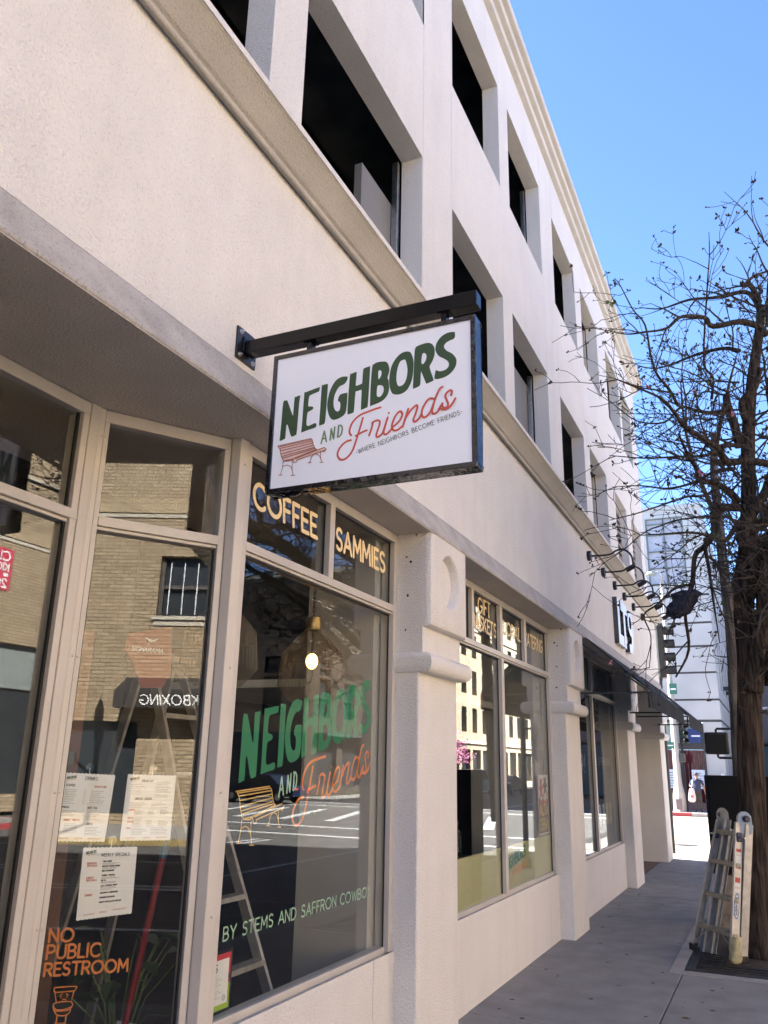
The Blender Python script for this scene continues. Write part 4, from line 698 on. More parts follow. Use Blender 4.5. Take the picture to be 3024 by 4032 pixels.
def pendant(x,y,z,label):
    t=thing('pendant_lamp',(x,y,3.6),label,'lamp','ribbed glass pendant lamps inside the window')
    prof=[(.05,.40),(.06,.38),(.205,.22),(.225,-.0),(.14,-.10),(.13,-.105)]
    n=96; vs=[];fs=[]
    for r0,h in prof:
        for k in range(n):
            a=2*math.pi*k/n; rr=r0*(1+.02*(k%2)); vs.append((x+rr*math.cos(a),y+rr*math.sin(a),z+h))
    fs=[(i*n+k,i*n+(k+1)%n,(i+1)*n+(k+1)%n,(i+1)*n+k) for i in range(len(prof)-1) for k in range(n)]
    m=MB(); m.add(vs,fs); m.build('glass_shade',RIB,t)
    m=MB(); m.lathe([(.052,.385),(.055,.40),(.055,.47),(.03,.48)],(x,y,z),20); m.build('lamp_cap',BRASS,t,smooth=True)
    m=MB()
    zz=z+.48;i=0
    while zz<3.58:
        ax=(1,0,0) if i%2 else (0,1,0); pts=[Vector((x,y,zz+.018))+Vector(ax)*.009*math.cos(2*math.pi*k/8)+Vector((0,0,.022*math.sin(2*math.pi*k/8))) for k in range(9)]
        m.tube(pts,.0035,4); zz+=.034;i+=1
    m.build('chain',BLACKS,t,kind='stuff')
    m=MB(); m.ball((x,y,z+.17),.042,.042,.055,n=14,m=10); m.build('bulb',BULB,t,smooth=True)
    m=MB(); m.lathe([(.008,.385),(.008,.24),(.014,.235),(.014,.22)],(x,y,z),10); m.build('bulb_holder',BLACKS,t)
pendant(-.55,5.0,2.40,'ribbed glass pendant lamp with glowing bulb, whole in the COFFEE window')
pendant(-.62,4.02,2.42,'ribbed glass pendant lamp half hidden behind the corner post')
DL=emit('downlight_glow',(1,.95,.8),14)
for (x,y),l in (((-2.3,3.9),'small round ceiling downlight seen through the splayed upper pane'),((-2.0,6.0),'small round ceiling downlight deep behind the pendant lamp')):
    t=thing('downlight',(x,y,3.6),l,'ceiling light','ceiling downlights inside the shop')
    m=MB(); m.lathe([(.06,0),(.06,.008)],(x,y,3.605),18); m.build('light_disc',DL,t); m=MB(); m.lathe([(.062,0),(.08,0),(.08,.012),(.062,.012)],(x,y,3.606),18); m.build('trim_ring',WHITEP,t)
# step ladder just inside the main window
def step_ladder(cx,cy,h,label,ang,tone):
    t=thing('step_ladder',(cx,cy,.02),label,'ladder'); M=Matrix.Rotation(ang,3,'Z')
    def P(a,b_,z): v=M@Vector((a,b_,0)); return Vector((cx+v.x,cy+v.y,z))
    def leg(x0,y0,x1,y1): b=MB(); b.beam(P(x0,y0,.02),P(x1,y1,h),.06,.028,(0,1,0)); b.build('rail',tone,t)
    for s in (-1,1): leg(-.58,s*.27,-.03,s*.15); leg(1.05,s*.30,.03,s*.15)
    for k in range(1,7):
        z=.02+(h-.02)*k/7; x=1.05-1.02*k/7; hw=.30-.15*k/7
        b=MB(); b.beam(P(x,-hw,z),P(x,hw,z),.08,.03); b.build('step',tone,t)
    b=MB(); c=P(0,0,h+.02); X=M@Vector((.13,0,0)); Y=M@Vector((0,.22,0)); b.obox(c,X,Y,(0,0,.02)); b.build('top_cap',tone,t,bevel=.008)
step_ladder(-1.44,4.5,2.53,'tall grey aluminium step ladder standing inside behind the corner post',0,ALUL)
# broom with red handle, plants, wooden post, stand
def plant(x,y,label,seed,h=1.1,n=34):
    t=thing('potted_plant',(x,y,.02),label,'plant',None); rr=random.Random(seed)
    m=MB(); m.lathe([(.13,0),(.17,.3),(.18,.32),(.15,.32),(.14,.27)],(x,y,.02),16); m.build('pot',mat('dark_pot',(.05,.045,.04),.6),t,smooth=True)
    m=MB(); s=MB()
    for i in range(n):
        a=rr.uniform(0,6.28); hh=rr.uniform(.35,h); rad=rr.uniform(.05,.32); p=Vector((x+rad*math.cos(a),y+rad*math.sin(a),.3+hh))
        s.tube([(x,y,.3),((x+p.x)/2,(y+p.y)/2,.3+hh*.7),tuple(p)],.004,4)
        d=Vector((math.cos(a),math.sin(a),rr.uniform(-.5,.3))).normalized(); sd_=d.cross(Vector((0,0,1))).normalized(); L=rr.uniform(.10,.2); W_=L*.38
        m.add([p,p+d*L*.4+sd_*W_+Vector((0,0,.02)),p+d*L,p+d*L*.4-sd_*W_+Vector((0,0,.02)),p+d*L*.45],[(0,1,4),(1,2,4),(2,3,4),(3,0,4)])
    m.build('leaves',mat('pothos_leaf',(.022,.045,.012),.5,var=.35,vscale=5),t,kind='stuff',fixn=False); s.build('stems',mat('plant_stem',(.1,.15,.05),.6),t,kind='stuff')
plant(-1.0,3.9,'trailing green plant in the dark behind the menus and red broom',1,.75,22)
b=MB(); b.box(-1.35,-1.2,3.45,3.6,.02,2.6); o=b.build('wooden_post',mat('brown_wood',(.16,.07,.04),.6,var=.3,vscale=4,stretch=(1,1,.1)),None); put(o,None,label='upright brown wooden post inside behind the splayed window',cat='post')
BR=thing('broom',(-.55,3.32,.02),'broom with long red handle leaning inside the splayed window','broom')
b=MB(); b.tube([(-.62,3.40,.25),(-.42,3.42,1.45)],.016,10); b.build('handle',mat('red_plastic',(.16,.008,.012),.35),BR,smooth=True)
b=MB(); b.tube([(-.42,3.42,1.45),(-.405,3.42,1.56),(-.395,3.42,1.62)],[.018,.02,.014],10); b.build('grip',mat('blue_grip',(.02,.09,.15),.5),BR,smooth=True)
b=MB(); b.obox((-.63,3.40,.2),(.13,.02,0),(-.005,.03,0),(0,0,.05)); b.obox((-.635,3.40,.09),(.14,.02,0),(-.005,.028,0),(0,0,.06)); b.build('brush_head',mat('broom_bristle',(.3,.28,.22),.9,var=.3,vscale=50),BR,bevel=.01)
# menus hung on the splayed glass
INKB=mat('ink_black',(.03,.03,.03),.7); INKR=mat('ink_red',(.5,.12,.08),.7); INKY=mat('ink_tan',(.72,.62,.38),.7)
CUP=glass('clear_cup',(.8,.82,.82),.10)
MP=Plane(SO+SN*-.058,ST,(0,0,1),SN)
def menu(i,label,blocks,lines,boxes=(),reds=()):
    q=[Vector(p) for p in D['menu'][i]]; TLc,TR,BR_,BL_=q
    pos=MP((q[0].x+.1,q[0].y,0)); t=thing('menu_sheet',pos,label,'menu','menu sheets hung on the splayed glass')
    def uv(a,b_): p=(TLc*(1-a)+TR*a)*(1-b_)+(BL_*(1-a)+BR_*a)*b_; return (p.x,p.y)
    n=26; top=[]
    for k in range(n+1): top.append(uv(k/n,0.0 if k%2 else .012))
    bot=[uv(1-k/n,1.0 if k%2 else .99) for k in range(n+1)]
    V,F=fills([(top+bot,[])],-.003); MP.put((V,F),'paper',PAPER,t)
    V2=[(v[0],v[1],-.0045) for v in V]; MP.put((V2,[tuple(reversed(f)) for f in F]),'paper_back',PAPER,t)
    st=[];sr=[]
    for txt,a,b_,wd,hh,red in blocks:
        (sr if red else st).extend(layout(txt,uv(a,b_),uv(a+wd,b_),uv(a,b_-hh)))
    MP.put(ribbons(st,.0019,d0=-.0026),'heading_print',INKB,t)
    if sr: MP.put(ribbons(sr,.0017,d0=-.0026),'coloured_heading_print',INKR,t)
    ls=[];lr=[]
    rr=random.Random(i)
    for a,b0,b1,wd,nn in lines:
        for k in range(nn):
            bb=b0+(b1-b0)*k/max(1,nn-1); ww=wd*rr.uniform(.55,1); x=a
            while x<a+ww:
                g=rr.uniform(.02,.06); ls.append([uv(x,bb),uv(min(x+g,a+ww),bb)]); x+=g+.012
    for a,b_,wd in reds: lr.append([uv(a,b_),uv(a+wd,b_)]); lr.append([uv(a,b_+.013),uv(a+wd*.9,b_+.013)])
    MP.put(ribbons(ls,.0016,d0=-.0026),'fine_print',mat('ink_grey',(.2,.2,.2),.7),t)
    if lr: MP.put(ribbons(lr,.0013,d0=-.0026),'footer_print',INKR,t)
    for x0,y0,x1,y1 in boxes:
        MP.put(ribbons([[uv(x0,y0),uv(x1,y0),uv(x1,y1),uv(x0,y1),uv(x0,y0)]],.001,d0=-.0024),'box_print',INKY,t)
    # small printed heading logo
    MP.put(ribbons(layout('NEIGHBORS',uv(.06,.10),uv(.24,.075),uv(.06,.065)),.0022,d0=-.0026),'logo_print',SGREEN,t); MP.put(ribbons([[uv(.09,.115),uv(.24,.09)]],.002,d0=-.0024),'logo_print_lower',INKR,t)
    c=MP((*D['cups'][i],0)); m=MB(); m.lathe([(.021,0),(.02,.002),(.012,.006),(.006,.009),(.006,.014)],c,20,axis=tuple(-SN)); sc_=m.build('suction_cup',CUP,t,smooth=True)
    m=MB(); p=Vector(D['cups'][i]); m.tube([c-SN*.01,MP((p.x,p.y-.028,-.004))],.0016,5); m.build('hook',STEEL,sc_)
menu(0,'white DRINKS menu sheet, upper left on the splayed glass',[('DRINKS',.42,.10,.24,.05,0),('COFFEE',.07,.20,.17,.03,0),('SIGNATURE',.62,.205,.24,.025,1),('HOT TEA',.56,.52,.18,.028,0),('MEALS',.07,.515,.13,.025,0),('JUICE',.58,.755,.12,.028,0),('SWEET TREATS',.14,.70,.3,.025,1)],[(.07,.25,.45,.24,9),(.44,.25,.45,.03,9),(.57,.26,.43,.3,7),(.08,.56,.63,.3,4),(.56,.55,.68,.3,6),(.57,.79,.90,.34,6),(.16,.745,.86,.28,6)],((.5,.17,.95,.46),(.1,.66,.52,.88)),((.1,.945,.2),(.4,.945,.16),(.66,.945,.26)))
menu(1,'white BREAKFAST menu sheet, upper right on the splayed glass',[('BREAKFAST',.30,.115,.24,.028,0),('GRILLED CHEESES',.2,.385,.34,.03,0),('COMBOS',.1,.55,.12,.02,1),('SOUPS',.1,.67,.1,.02,1),('SALADS',.1,.725,.12,.02,1),('KIDS',.1,.82,.08,.02,1)],[(.1,.16,.30,.35,6),(.6,.10,.35,.34,11),(.1,.43,.50,.38,4),(.55,.43,.50,.36,4),(.22,.54,.60,.18,5),(.5,.54,.60,.14,5),(.74,.54,.60,.18,5),(.2,.66,.78,.2,7),(.48,.70,.78,.16,5),(.72,.70,.78,.2,5),(.2,.81,.9,.32,5),(.58,.81,.9,.36,5)],((.57,.04,.98,.40),),((.1,.945,.2),(.45,.945,.15),(.7,.945,.24)))
menu(2,'white WEEKLY SPECIALS menu sheet hung below the other two',[('WEEKLY SPECIALS',.34,.135,.52,.045,0),('BRUNCH',.10,.24,.16,.025,1),('SPECIALS',.10,.275,.18,.025,1),('LUNCH',.11,.44,.12,.025,1),('SPECIALS',.11,.475,.18,.025,1),('DRINKS',.11,.68,.13,.025,1),('TWO LADIES',.38,.215,.16,.018,0),('BACON & EGGS DANISH',.38,.285,.32,.018,0),('EGG CROISSANT',.38,.35,.22,.018,0),('TURKEY TRUFFLE',.38,.415,.24,.018,0),('BLTA',.38,.485,.08,.018,0),('CALI CHICKEN WRAP',.38,.56,.3,.018,0),('COCONUT CARDAMOM',.38,.66,.32,.018,0),('ORANGE BLOSSOM',.38,.725,.27,.018,0),('WHITE CHOCOLATE MOCHA',.38,.79,.4,.018,0)],[(.38,.235,.25,.32,2),(.38,.30,.315,.36,2),(.38,.435,.45,.32,2),(.38,.50,.515,.3,2),(.38,.575,.61,.34,3)],(),((.12,.925,.2),(.4,.915,.14),(.64,.9,.26)))
t=thing('notice_card',MP((.07,1.88,0)),'small grey notice card at the left edge above the DRINKS menu','card')
MP.put(fills([([(.045,1.865),(.085,1.865),(.088,1.93),(.048,1.93)],[])],-.003),'card',mat('grey_card',(.09,.09,.085),.7),t); MP.put(ribbons([[(.05,1.92-.009*k),(.082,1.92-.009*k)] for k in range(6)],.001,d0=-.0026),'print',mat('ink_pale',(.3,.3,.28),.7),t)
# orange banner hung inside with white company lettering
OB=thing('orange_banner',(-.75,3.7,2.6),'faint orange cloth banner with white signarama lettering behind the splayed glass','banner')
BP=Plane(SO+SN*-.55,ST,(0,0,1),SN)
ORG=mat('orange_cloth',(.24,.07,.035),.9,var=.06)
BP.put(fills([([(.40,2.56),(.64,2.62),(.66,2.36),(.62,2.28),(.50,2.27),(.44,2.40),(.39,2.47)],[])],0),'cloth',ORG,OB)
words(BP,OB,'lettering',[('SIGNARAMA',((.425,2.468),(.60,2.468),(.43,2.490)))],.0048,VWHITE,d0=.003)
BP.put(fills([([(.49,2.548),(.52,2.538),(.54,2.535),(.575,2.55),(.55,2.528),(.52,2.524)],[]),([(.508,2.515),(.522,2.515),(.513,2.505)],[])],.003),'emblem',VWHITE,OB)
# certificate standing at the foot of the main window
CE=thing('framed_certificate',(-.27,3.7,.74),'black framed red and green PASS certificate low in the main window corner','certificate')
CP=Plane((-.262,0,0),(0,1,0),(0,0,1),(1,0,0))
def rectp(a,b_,c,d): return [(a,b_),(c,b_),(c,d),(a,d)]
CP.put(fills([(rectp(3.545,.735,3.838,1.012),[])],-.002),'backing',mat('black_card',(.01,.01,.012),.3),CE)
CP.put(fills([(rectp(3.555,.86,3.822,.995),[])],.0004),'red_border',mat('print_red',(.55,.03,.04),.5),CE); CP.put(fills([(rectp(3.555,.75,3.822,.86),[])],.0004),'green_border',mat('print_lime',(.32,.5,.03),.5),CE)
CP.put(fills([(rectp(3.562,.775,3.805,.97),[])],.0012),'sheet',PAPER,CE)
CP.put(ribbons(layout('PASS',(3.585,.922),(3.705,.922),(3.585,.955)),.006,d0=.0018),'pass_print',INKB,CE)
CP.put(ribbons([[(3.60,.905-.011*k),(3.60+.17*(.6+.4*((k*7)%5)/5),.905-.011*k)] for k in range(10)],.0014,d0=.0018)  ,'fine_print',mat('ink_grey',(.2,.2,.2),.7),CE)
CP.put(ribbons([arc(3.775,.80,.012,.012,0,360,14),arc(3.775,.80,.007,.007,0,360,10)],.002,d0=.0018),'seal_print',INKB,CE)
CP.put(ribbons([[(3.805,.90),(3.838,.84)],[(3.70,.99),(3.66,.97)]],.012,d0=.0009),'black_stripe',INKB,CE)
# poster in the second window
PO=thing('event_poster',(-.25,10.1,1.5),'tall flower and block letter poster at the right edge of the second window','poster')
PP=Plane((-.242,0,0),(0,1,0),(0,0,1),(1,0,0)); a0,a1,z0,z1=9.885,10.36,1.15,1.81
PP.put(fills([(rectp(a0,z0,a1,z1),[])],-.001),'sheet',PAPER,PO)
X=lambda p:(a0+(p[0])*(a1-a0),z0+p[1]*(z1-z0))
PP.put(fills([([X(p) for p in ((.04,.03),(.95,.03),(.95,.55),(.85,.62),(.72,.55),(.6,.56),(.42,.6),(.3,.55),(.12,.62),(.04,.6))],[])],0),'dark_field',mat('print_slate_green',(.06,.085,.06),.6),PO)
for cx,cy,rx,ry,c in ((.28,.78,.14,.15,SRED),(.68,.82,.15,.13,mat('print_slate',(.05,.05,.06),.6)),(.86,.65,.06,.06,VYEL)):
    PP.put(ribbons([[X((cx,cy)),X((cx+rx*math.cos(k*1.05),cy+ry*math.sin(k*1.05)))] for k in range(6)],.05 if rx>.1 else .02,d0=.0006),'flower_print',c,PO)
PP.put(ribbons([[X((.62,.75)),X((.45,.6))],arc(*X((.5,.62)),.03,.03,0,360,12)],.012,d0=.001),'stem_print',SGREEN,PO)
PP.put(ribbons(layout('ALTA',X((.1,.33)),X((.9,.33)),X((.1,.5))),.026,d0=.0008),'letter_print',VYEL,PO); PP.put(ribbons(layout('DENA',X((.1,.08)),X((.9,.08)),X((.1,.26))),.026,d0=.0008),'letter_print',mat('print_mustard',(.55,.42,.10),.6),PO)
PP.put(fills([(rectp(*X((.08,.53)),*X((.42,.57))),[]),(rectp(*X((.5,.52)),*X((.9,.56))),[])],.0012),'label_print',SRED,PO)
for k,(zz0,zz1,l) in enumerate(((1.98,2.10,'lower white notice card above the event poster'),(2.16,2.36,'upper framed picture card above the event poster'))):
    t=thing('notice_card',(-.24,10.1,zz0),l,'card'); PP.put(fills([(rectp(9.91,zz0,10.2,zz1),[])],-.001),'card',mat('grey_card_pale',(.42,.40,.36),.7,var=.2,vscale=20),t); PP.put(ribbons([[(9.93,zz1-.02-.022*j),(10.18,zz1-.02-.022*j)] for j in range(int((zz1-zz0)/.024))],.006,d0=0),'print',mat('ink_mid',(.15,.14,.13),.7),t)
# counter with jars, hanging dark coat and till behind the second window
t=thing('counter',(-1.0,7.6,.02),'dark counter inside behind the yellow green film','counter')
b=MB(); b.box(-1.25,-.45,6.8,9.4,.9,.95); b.build('counter_top',INK,t,bevel=.005); b=MB(); b.box(-1.2,-.5,6.85,9.35,.02,.9); b.build('cabinet',INK,t)
JG=glass('jar_glass',(.86,.86,.84),.05)
for k,(y,l,c,hh) in enumerate(((6.95,'left glass jar of pale grains on the counter',(.42,.34,.22),.34),(7.45,'middle glass jar of long brown sticks on the counter',(.16,.10,.07),.42),(7.85,'right glass jar of yellow pasta on the counter',(.55,.38,.10),.40))):
    t=thing('storage_jar',(-.6,y,.95),l,'jar','glass jars on the counter')
    m=MB(); m.lathe([(.11,0),(.12,.01),(.12,hh-.06),(.09,hh-.02),(.09,hh)],(-.6,y,.952),18); m.build('glass_body',JG,t,smooth=True)
    m=MB(); rr=random.Random(k)
    for i in range(60):
        a=rr.uniform(0,6.28);q=rr.uniform(0,.085); p=Vector((-.6+q*math.cos(a),y+q*math.sin(a),.97+rr.uniform(0,hh*.7))); d=Vector((rr.uniform(-1,1),rr.uniform(-1,1),rr.uniform(-.6,1) if k!=1 else 3)).normalized()*(.02 if k!=1 else .08); m.tube([p-d,p+d],.012 if k!=1 else .006,5)
    m.build('filling',mat('jar_fill%d'%k,c,.7,var=.25,vscale=30),t,kind='stuff')
    m=MB(); m.lathe([(.092,0),(.095,.01),(.095,.04),(.02,.05)],(-.6,y,.952+hh),18); m.build('lid',GASKET,t,smooth=True)
t=thing('menu_board',(-1.0,8.0,1.2),'dark board with blue cards standing inside the second window','board')
b=MB(); b.box(-1.05,-1.0,7.4,8.5,1.15,2.35); b.build('board',INK,t,bevel=.004)
for y,z,ww in ((7.55,1.78,.2),(7.75,1.62,.26)): b=MB(); b.box(-.995,-.985,y,y+ww,z,z+.16); b.build('blue_card',mat('blue_card',(.02,.12,.35),.6),t)
t=thing('dome_camera',(-.55,7.4,2.6),'white dome security camera on a curved arm in the second window','camera')
m=MB(); m.lathe([(.10,0),(.105,.03),(.09,.06),(.03,.07)],(-.62,7.45,2.5),20); m.ball((-.62,7.45,2.5),.07,n=14,m=8); m.build('dome',mat('camera_plastic',(.3,.3,.3),.4),t,smooth=True)
m=MB(); m.tube(smooth_line([(-.62,7.45,2.57),(-.62,7.3,2.7),(-.55,7.0,2.6),(-.5,6.8,2.5)],5),.012,6); m.build('arm',BLACKS,t)
b=MB(); b.box(-3.2,-.7,6.5,10.0,2.55,2.62); o=b.build('inner_shelf',INW,BLD)
for k in range(4):
    t=thing('flyer',(-.25,13.6+.28*k,1.1),'x','flyer','flyers low in the third window'); yy=13.55+.3*k
    PP.put(fills([(rectp(yy,1.05,yy+.16,1.36),[])],-.001),'sheet',mat('flyer_yellow',(.55,.55,.2),.7) if k>1 else PAPER,t); PP.put(ribbons([[(yy+.02,1.32-.04*j),(yy+.13,1.32-.04*j)] for j in range(6)],.009,d0=0),'print',INKR if k==3 else VGREEN,t)
    t['label']=['leftmost white flyer low in the third window','second white flyer low in the third window','third flyer, yellow, low in the third window','rightmost yellow flyer low in the third window'][k]
# ================================================================ MULTI-POSITION LADDER
LD=thing('folding_ladder',(1.5,10.35,0),'weathered aluminium folding ladder standing against the tree trunk on the pavement','ladder')
def ch(a,b_,wd,dp,side,name='rail',m=ALUL):
    """U-channel rail from a to b; side = direction of the open flange"""
    a=Vector(a);b_=Vector(b_); d=(b_-a).normalized(); s=Vector(side); s=(s-d*s.dot(d)).normalized(); q=d.cross(s); L=(b_-a).length; c=(a+b_)/2
    mb=MB(); mb.obox(c,d*L/2,q*wd/2,s*.004); mb.obox(c+q*(wd/2-.004)+s*(dp/2+.004),d*L/2,q*.004,s*dp/2); mb.obox(c-q*(wd/2-.004)+s*(dp/2+.004),d*L/2,q*.004,s*dp/2)
    return mb.build(name,m,LD,bevel=.002)
wv=Vector((.61,-.79,0)); dv=Vector((.79,.61,0))
FL,FR=Vector((1.27,10.60,.05)),Vector((1.716,10.02,.13)); FLt,FRt=Vector((1.652,10.55,1.37)),Vector((1.878,10.20,1.37))
RL,RR=Vector((1.39,10.50,.01)),Vector((1.787,10.10,.03)); RLt,RRt=Vector((1.739,10.50,1.385)),Vector((1.975,10.20,1.35))
inw=(FRt-FLt).normalized()
ch(FL,FLt,.07,.03,inw); ch(FR,FRt,.085,.03,-inw)
IL0,IR0=FL+Vector((.10,.03,0)),FR+Vector((-.03,.07,0))
ch(RL,RLt,.075,.03,inw); ch(RR,RRt,.085,.03,-inw)
ch(RL+Vector((.07,-.03,0)),RLt+Vector((.03,-.0,-.1)),.06,.025,inw,'inner_rail'); ch(RR+Vector((-.08,.03,.0)),RRt+Vector((-.05,.02,-.1)),.06,.025,-inw,'inner_rail')
def lerp(a,b_,z): return a+(b_-a)*((z-a.z)/(b_.z-a.z))
RUNG=mat('worn_rung',(.27,.25,.21),.5,.5,var=.25,vscale=22,bump=.25,bscale=60)
for z in (.27,.60,.94,1.25):
    a=lerp(FL,FLt,z)-inw*.01; c=lerp(FR,FRt,z)+inw*.01
    b=MB(); b.beam(a,c,.055,.045); o=b.build('rung',RUNG,LD,bevel=.006)
    a2=lerp(RL,RLt,z)-inw*.0; c2=lerp(RR,RRt,z)
    b=MB(); b.beam(a2,c2,.04,.035); b.build('rear_rung',RUNG,LD,bevel=.006)
for p,q in ((FLt,RLt),(FRt,RRt)):
    c=(p+q)/2+Vector((0,0,.02)); m=MB(); d=Vector((q.x-p.x,q.y-p.y,0)).normalized()
    n=14; vs=[]
    for s_ in (-.012,.012):
        for k in range(n): a=2*math.pi*k/n; vs.append(c+inw*s_+d*.075*math.cos(a)+Vector((0,0,.085*math.sin(a)+(.02 if math.sin(a)>0 else -.06))))
    m.add(vs,[(k,(k+1)%n,n+(k+1)%n,n+k) for k in range(n)]+[tuple(range(n-1,-1,-1)),tuple(range(n,2*n))]); h=m.build('hinge',ALUL,LD,bevel=.003)
    m=MB(); m.lathe([(.03,0),(.034,.008),(.034,.05),(.028,.058)],c+inw*(-.02 if p is FLt else .014)+Vector((0,0,.03)),16,axis=tuple(inw*(1 if p is FRt else -1))); m.build('hinge_knob',mat('navy_plastic',(.012,.02,.06),.4),h,smooth=True)
for z in (1.22,):
    for p,pt,s_ in ((FL,FLt,-1),(FR,FRt,1)):
        c=lerp(p,pt,z); m=MB(); m.obox(c+inw*.0,inw*.024,dv*.03,(0,0,.045)); k=m.build('lock_clamp',mat('navy_plastic',(.012,.02,.06),.4),LD,bevel=.008)
        m=MB(); m.tube([c+inw*s_*.03,c+inw*s_*.12],[.010,.008],10); m.build('lock_pin',STEEL,k)
# labels on the broad rail facing the street side
ax=(FRt-FR).normalized(); nf=Vector((-dv.x,-dv.y,0)); nf=ax.cross(Vector((1,0,0))).normalized()
rail_q=ax.cross((-inw-ax*(-inw).dot(ax)).normalized()).normalized(); face_n=(inw-ax*inw.dot(ax)).normalized()
if (face_n.y>0): pass
LP=Plane(FR+face_n*.0048,rail_q if rail_q.x>0 else -rail_q,ax,face_n)
LPc=lambda z:((z-FR.z)/ax.z)
LBL=mat('label_white',(.6,.6,.58),.5); LBR=mat('label_red',(.42,.05,.05),.5); LBB=mat('label_blue',(.02,.12,.33),.5)
zc_=LPc(.55)
ell=lambda rx,ry,c=zc_:[(rx*math.cos(R(a)),c+ry*math.sin(R(a))) for a in range(0,360,12)]
lb=LP.put(fills([(ell(.031,.125),[])],.0),'blue_oval_label',LBB,LD); LP.put(fills([(ell(.022,.11),[])],.0004),'oval_white',LBL,LD)
LP.put(ribbons(layout('WERNER',(.009,zc_-.088),(.009,zc_+.088),(-.011,zc_-.088)),.0055,d0=.0008),'brand_print',INKB,LD)
for z,hh,mm in ((.80,.05,LBR),(.755,.035,LBL),(.92,.02,LBR),(1.0,.07,LBL),(1.09,.03,LBR),(1.06,.02,LBL),(.70,.03,LBL)):
    zz=LPc(z); LP.put(fills([(rectp(-.028,zz-hh/2,.028,zz+hh/2),[])],.0),'warning_label',mm,LD)
b=MB(); foot=mat('black_rubber',(.02,.02,.02),.6,spec=.3)
m=MB(); m.obox(FL+Vector((0,0,-.02)),inw*.035,dv*.05,(0,0,.045)); m.build('rubber_foot',GASKET,LD,bevel=.01)
m=MB(); m.obox(RR+Vector((0,0,.02)),inw*.03,dv*.05,(0,0,.03)); m.build('rubber_foot',GASKET,LD,bevel=.01)
# cloth wrapped round the front foot
CLO=mat('yellow_cloth',(.40,.35,.20),.95,var=.25,vscale=16,bump=.6,bscale=90)
c0=FR+Vector((0,0,-.06)); m=MB(); n=20; vs=[];lev=[(-.04,.075),(.0,.088),(.05,.075),(.10,.082),(.16,.070),(.20,.058)]
for i,(h,rr_) in enumerate(lev):
    for k in range(n): a=2*math.pi*k/n; q=rr_*(1+.10*math.sin(a*3+i*1.7)+.06*math.sin(a*5-i)); vs.append(c0+ax*h+Vector((math.cos(a)*q*.75,math.sin(a)*q,0)))
m.add(vs,[(i*n+k,i*n+(k+1)%n,(i+1)*n+(k+1)%n,(i+1)*n+k) for i in range(len(lev)-1) for k in range(n)]+[tuple(range(n-1,-1,-1)),tuple((len(lev)-1)*n+k for k in range(n))])
m.build('cloth_wrap',CLO,LD,smooth='all')
for s_,z0_,z1_ in ((1,.12,.27),):
    for p,pt,sg in ((FL,FLt,1),(FR,FRt,-1)):
        m=MB(); m.beam(lerp(p,pt,.13)+inw*sg*.01,lerp(FL,FLt,.25)*(.66 if sg>0 else .34)+lerp(FR,FRt,.25)*(.34 if sg>0 else .66),.02,.006); m.build('brace',ALUL,LD)

# ================================================================ STREET TREE
def bark(name,c,sc_=14):
    m,t,p=nmat(name); p.inputs['Roughness'].default_value=.95; p.inputs['Specular IOR Level'].default_value=.15
    tc=N(t,'ShaderNodeTexCoord'); mp=N(t,'ShaderNodeMapping'); mp.inputs['Scale'].default_value=(1,1,.13); t.links.new(tc.outputs['Object'],mp.inputs[0])
    nz=N(t,'ShaderNodeTexNoise'); nz.inputs['Scale'].default_value=sc_*1.6; nz.inputs['Detail'].default_value=8; nz.inputs['Distortion'].default_value=.6; t.links.new(mp.outputs[0],nz.inputs['Vector'])
    cr=N(t,'ShaderNodeValToRGB'); cr.color_ramp.elements[0].position=.38; cr.color_ramp.elements[1].position=.68
    cr.color_ramp.elements[0].color=(*[v*.35 for v in c],1); cr.color_ramp.elements[1].color=(*[v*1.35 for v in c],1); t.links.new(nz.outputs[0],cr.inputs[0]); t.links.new(cr.outputs[0],p.inputs['Base Color'])
    b=N(t,'ShaderNodeBump'); b.inputs['Strength'].default_value=1; b.inputs['Distance'].default_value=.03; t.links.new(nz.outputs[0],b.inputs['Height']); t.links.new(b.outputs[0],p.inputs['Normal']); return m
BARK=bark('tree_bark',(.062,.046,.036)); LIMB=bark('limb_bark',(.075,.058,.045),22); TWIG=mat('twig',(.048,.038,.032),.9,var=.3,vscale=10); POD=mat('seed_pod',(.05,.04,.032),.9,var=.4,vscale=20)
BARK2=bark('grey_bark',(.13,.12,.11),10)
